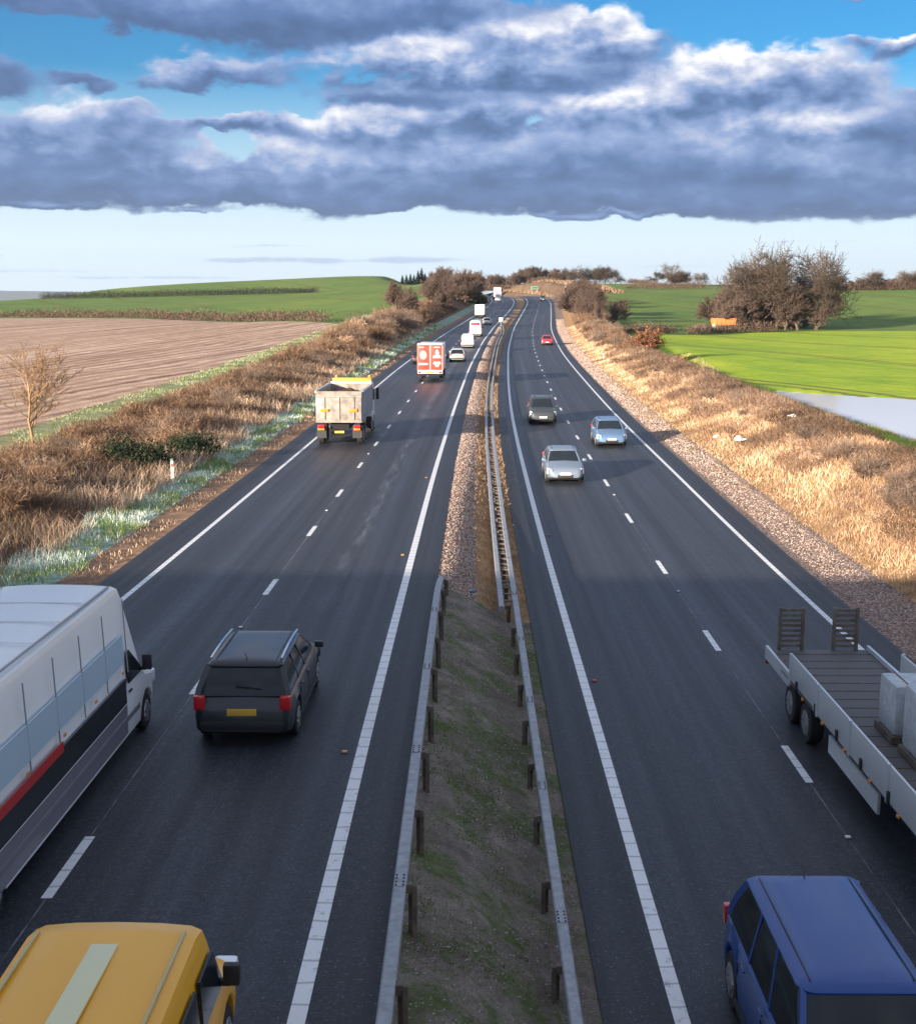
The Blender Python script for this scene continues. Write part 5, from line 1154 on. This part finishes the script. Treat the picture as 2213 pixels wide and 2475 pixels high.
def tipper(label):
    L, w = 8.4, 1.25; h = L / 2; e = empty('tipper_truck', (0, 0, 0), (0, 0, 0), label, 'lorry'); S = mat('steel_body', rough=.45, metal=.15, fn=lambda T, b: T.l.new(T.ramp(T.noise(opos(T), 2.6, 5, .7), [(.3, (.17, .145, .125)), (.55, (.31, .28, .255)), (.8, (.44, .41, .39))]), b.inputs['Base Color']))
    z0, z1, yr, yf = 1.25, 2.95, -h, h - 2.3
    # open body: outer and inner skins
    def ring(z, d, flare): return [(w * flare - d, yr + d - (z - z0) * .06, z), (w * flare - d, yf - d, z), (-w * flare + d, yf - d, z), (-w * flare + d, yr + d - (z - z0) * .06, z)]
    m = MB(); m.loft([ring(z0, .10, .86), ring(z0 + .35, 0, 1.0), ring(z1, 0, 1.0), ring(z1, .09, 1.0), ring(z0 + .3, .09, 1.0)], smooth=False); m.build('tipping_body', S, e)
    m = MB()
    for s in (-1, 1):
        for q in np.linspace(yr + .3, yf - .1, 7): m.box((s * (w + .02), q, 2.1), (.06, .10, 1.5))
        m.box((s * (w + .02), (yr + yf) / 2, z1 - .04), (.10, yf - yr, .12))
    m.build('body_ribs', paint((.42, .50, .60), .4), e)
    t = MB(); t.box((0, yr - .10, 2.0), (2 * w - .04, .08, 1.5), bev=.01)
    for q in (-.8, 0, .8): t.box((q, yr - .16, 2.0), (.10, .06, 1.45))
    t.box((0, yr - .17, 2.68), (2 * w, .10, .12)); t.box((0, yr - .16, 1.32), (2 * w, .10, .14)); t.build('tailgate', S, e)
    g = np.random.default_rng(2); nx, ny = 14, 24; vs_ = []
    for i in range(ny):
        for j in range(nx):
            u, v = j / (nx - 1) * 2 - 1, i / (ny - 1); vs_.append((u * (w - .095), yr + .12 + v * (yf - yr - .22), 2.35 + .42 * (1 - u * u) * math.sin(math.pi * v) ** .7 + .05 * g.normal()))
    m = MB(); m.raw(vs_, [(i * nx + j, i * nx + j + 1, (i + 1) * nx + j + 1, (i + 1) * nx + j) for i in range(ny - 1) for j in range(nx - 1)], 0, True); m.build('load', M['scrub_soil'], e)
    # cab shield and cab
    m = MB(); m.box((0, yf + .35, z1 + .05), (2 * w - .1, .9, .08)); m.build('cab_shield', paint(WHITE, .4), e)
    m = MB(); m.box((0, h - 1.05, 1.75), (2 * w - .05, 1.75, 2.3), bev=.12, taper=(.95, .90)); m.build('cab', paint((.70, .72, .74), .35), e)
    m = MB(); m.box((0, h - 1.35, 3.06), (2.3, .9, .30), bev=.05); m.build('roof_board', paint((.75, .30, .03), .4), e)
    for s in (-1, 1):
        m = MB(); m.cyl((s * 1.0, h - 1.0, 3.1), (s * 1.0, h - 1.0, 3.34), .10, .085, n=12); m.build('beacon', orl, e)
        m = MB(); m.box((s * (w + .15), h - .45, 2.2), (.18, .10, .70), bev=.03); m.build('wing_mirror', trim, e)
        m = MB(); m.box((s * (w - .03), h - .85, 2.2), (.06, .8, .65), bev=.02); m.build('side_window', glass, e)
        m = MB(); m.box((s * .78, yr - .20, 1.92), (.46, .03, .16), bev=.01); m.build('marker_panel', orl, e)
        m = MB(); m.box((s * .98, yr - .12, 1.02), (.36, .08, .20), bev=.02); m.build('tail_light', redl, e)
        m = MB(); m.box((s * .98, yr - .12, .88), (.36, .07, .10), bev=.02); m.build('indicator', orl, e)
        m = MB(); m.box((s * .98, yr + .02, .70), (.52, .05, .62)); m.build('mudflap', trim, e)
        for y in (yr + .95, yr + 2.3, h - 2.4, h - .95): wheel(e, s * (w - .18), y, .50, .32, s)
    m = MB(); m.box((0, h - .14, 2.2), (2 * w - .3, .10, .75), bev=.02); m.build('windscreen', glass, e)
    m = MB(); m.box((0, -.2, 1.0), (1.0, L - 1.0, .35)); m.build('chassis', under, e)
    m = MB(); m.box((0, yr - .02, .72), (.52, .03, .12)); m.build('number_plate', plate_y, e)
    return e
def flatbed(label):
    L, w = 13.0, 1.16; h = L / 2; e = empty('flatbed_truck', (0, 0, 0), (0, 0, 0), label, 'lorry'); SV = paint((.60, .62, .64), .35, .3); zd = .98
    m = MB(); m.box((0, -.9, zd - .06), (2 * w, L - 1.8, .12), bev=.01); m.build('deck', mat('deck', (.10, .10, .105), .7), e)
    for s in (-1, 1):
        m = MB(); m.loft([[(s * w + a, y, zd + b) for a, b in ((-.03, -.20), (.03, -.20), (.03, .10), (-.03, .10))] for y in (-h, -h + 2.2)]); m.build('side_rail', SV, e)
        m = MB(); m.box((s * w, (-h + 2.3 + h - 2.0) / 2, zd + .24), (.045, 2 * h - 4.3, .62), bev=.012)
        for q in np.linspace(-h + 2.35, h - 2.0, 5): m.box((s * (w + .03), q, zd + .24), (.05, .08, .66))
        m.build('dropside', SV, e)
        for q in np.linspace(-h + 2.9, h - 2.6, 6):
            m = MB(); m.box((s * (w + .035), q, zd + .02), (.05, .10, .20), bev=.01); m.build('latch', trim, e)
            m = MB(); m.box((s * (w + .03), q + .5, zd - .10), (.04, .10, .05), bev=.008); m.build('side_marker', orl, e)
        # loading ramp folded upright at the tail
        rx_ = s * .62; m = MB()
        for a in (-.26, .26): m.box((rx_ + a, -h + .02, zd + .50), (.07, .10, 1.0), bev=.01)
        for k in range(8): m.box((rx_, -h + .02, zd + .10 + .12 * k), (.50, .06, .06))
        m.build('loading_ramp', M['post'], e)
        for y in (-h + 2.2, -h + 3.5, h - 1.3):
            wheel(e, s * (w - .16), y, .42, .28, s)
        m = MB(); m.box((s * (w - .14), -h + 2.85, .95), (.34, 2.6, .04)); m.build('mudguard', trim, e)
        m = MB(); m.box((s * (w - .16), -h - .02, .72), (.34, .06, .16), bev=.015); m.build('tail_light', redl, e)
        m = MB(); m.box((s * (w - .02), .3, .62), (.05, 3.0, .34)); m.build('side_guard', SV, e)
    # sheeted pallets on the deck
    for q in np.arange(-h + .4, h - 2.2, .55):
        m = MB(); m.box((0, q, zd + .004), (2 * w - .10, .05, .012)); m.build('deck_batten', M['post'], e)
    m = MB(); m.box((0, h - 2.05, zd + .75), (2 * w, .08, 1.5)); m.build('headboard', SV, e)
    m = MB(); m.box((0, h - .95, 1.5), (2 * w - .06, 1.8, 2.1), bev=.14, taper=(.94, .85)); m.build('cab', paint(WHITE, .35), e)
    m = MB(); m.box((0, h - .12, 1.85), (2 * w - .3, .14, .65), bev=.02); m.build('windscreen', glass, e)
    m = MB(); m.box((0, -.3, .78), (.8, L - .8, .25)); m.build('chassis', under, e)
    return e
# --- running away from the camera (left carriageway)
e = van('box_lorry', 'bulky white lorry with pale blue side band and painted underside shade in the near left lane', WHITE, 9.6, 1.18, 2.95, 'lorry', .95, stripe=(.45, .03, .03), skirt=(.17, .165, .20), band=(.42, .56, .68)); place(e, 'A', 19.0, 5.25)
e = van('panel_van', 'yellow van with a pale strip along its roof at the bottom edge', (.86, .42, .012), 4.6, .93, 1.88, 'van', .95, glazed=True, roof_strip=(.70, .68, .42), gutters=True); place(e, 'A', 10.75, 1.50)
e = car('estate_car', 'dark charcoal estate car with silver roof rails overtaking the bulky white lorry', (.030, .034, .045), 4.6, .90, 1.48, 'estate', rails=True, metal=.4); place(e, 'A', 24.1, 2.12)
e = tipper('grey tipper truck carrying soil, orange board on its cab'); place(e, 'A', 74.6, 5.65)
e = box_lorry('box_lorry', 'white box lorry with red rear doors and white lettering', (.7, .7, .7), WHITE, (.60, .055, .035), 7.6, 1.12, 3.35, art=True); place(e, 'A', 120.6, 3.05)
e = car('dark_car', 'dark hatchback half hidden ahead of the red doored lorry', (.030, .032, .04), 4.2, .87, 1.46); place(e, 'A', 146, 5.75)
e = car('silver_car', 'silver hatchback just right of the red doored lorry', (.40, .42, .44), 4.3, .89, 1.50); place(e, 'A', 149.5, 1.72)
e = van('small_van', 'short plain white van behind the silver hatchback ahead', WHITE, 4.3, .86, 1.86, 'van', .9); place(e, 'A', 179, 1.65)
e = van('panel_van', 'tall white van with a red banner on its rear', WHITE, 5.6, .97, 2.55, 'van', .9, rear_panel=(.50, .03, .05)); place(e, 'A', 213, 1.85)
e = car('white_car', 'small white car just ahead of the red bannered van', (.74, .75, .76), 4.1, .86, 1.46, metal=0); place(e, 'A', 266, 1.9)
e = box_lorry('box_lorry', 'plain white box lorry in the left lane near the far bend', WHITE, WHITE, WHITE, 6.8, 1.06, 3.0); place(e, 'A', 302, 5.3)
e = van('panel_van', 'white van following a lorry over the far crest', WHITE, 5.4, .98, 2.3, 'van'); place(e, 'A', 438, 5.3)
e = box_lorry('box_lorry', 'tall pale lorry ahead of the van at the far crest', (.45, .46, .5), (.58, .57, .62), (.33, .31, .45), 8.5, 1.25, 3.9); place(e, 'A', 466, 5.3)
e = van('panel_van', 'white van turning out of sight left beyond the crest', WHITE, 5.8, 1.0, 2.5, 'van'); place(e, 'A', 590, 1.9)
# --- coming towards the camera (right carriageway)
e = car('silver_car', 'silver blue saloon nearest of the three oncoming cars', (.25, .31, .40), 4.5, .90, 1.45, 'saloon', metal=.6); place(e, 'B', 61.9, 1.75, True)
e = car('blue_car', 'pale blue car in the outer lane alongside the white edge line', (.16, .27, .44), 4.3, .89, 1.47, 'hatch', metal=.6); place(e, 'B', 75.2, 5.3, True)
e = car('silver_car', 'dark off road car with silver roof rails furthest of the three oncoming cars', (.07, .078, .09), 4.4, .92, 1.68, 'suv', metal=.6, rails=True); place(e, 'B', 87.6, 1.95, True)
e = car('red_car', 'small red car coming along the right carriageway', (.45, .015, .03), 3.9, .84, 1.46, metal=0); place(e, 'B', 199, 5.75, True)
e = car('dark_car', 'dark car cresting the hill on the right carriageway', (.04, .05, .06), 4.4, .9, 1.6, 'suv'); place(e, 'B', 446, 5.4, True)
e = car('people_carrier', 'deep blue people carrier coming close at the bottom right', (.009, .055, .24), 5.1, .93, 1.72, 'suv', metal=.2, rough=.3); place(e, 'B', 13.6, 1.58, True)
e = flatbed('silver sided flatbed truck with two raised ramps in the outer right lane'); place(e, 'B', 22.3, 5.3, True)
# wrapped pallets riding on the flatbed
bpy.context.view_layer.update()
for ly, hh, lab in ((-.6, .95, 'pale wrapped pallet at the rear of the flatbed load'), (.75, 1.15, 'taller pale wrapped pallet behind the first on the flatbed')):
    m = MB(); m.box((0, 0, .07), (1.2, 1.0, .13)); m.box((0, 0, .13 + hh / 2), (1.12, .94, hh), mi=1, bev=.09)
    for q in (-.3, .3): m.box((q, 0, .13 + hh / 2), (.04, .955, hh + .012), bev=.004)
    o = m.build('pallet', [M['post'], mat('wrap', rough=.35, fn=lambda T, b: T.l.new(T.ramp(T.noise(opos(T), 5, 5, .7), [(.3, (.30, .33, .36)), (.7, (.58, .60, .62))]), b.inputs['Base Color']))]); o.matrix_world = e.matrix_world @ Matrix.Translation((-.25, ly, 1.0)); tag(o, lab, 'pallet')
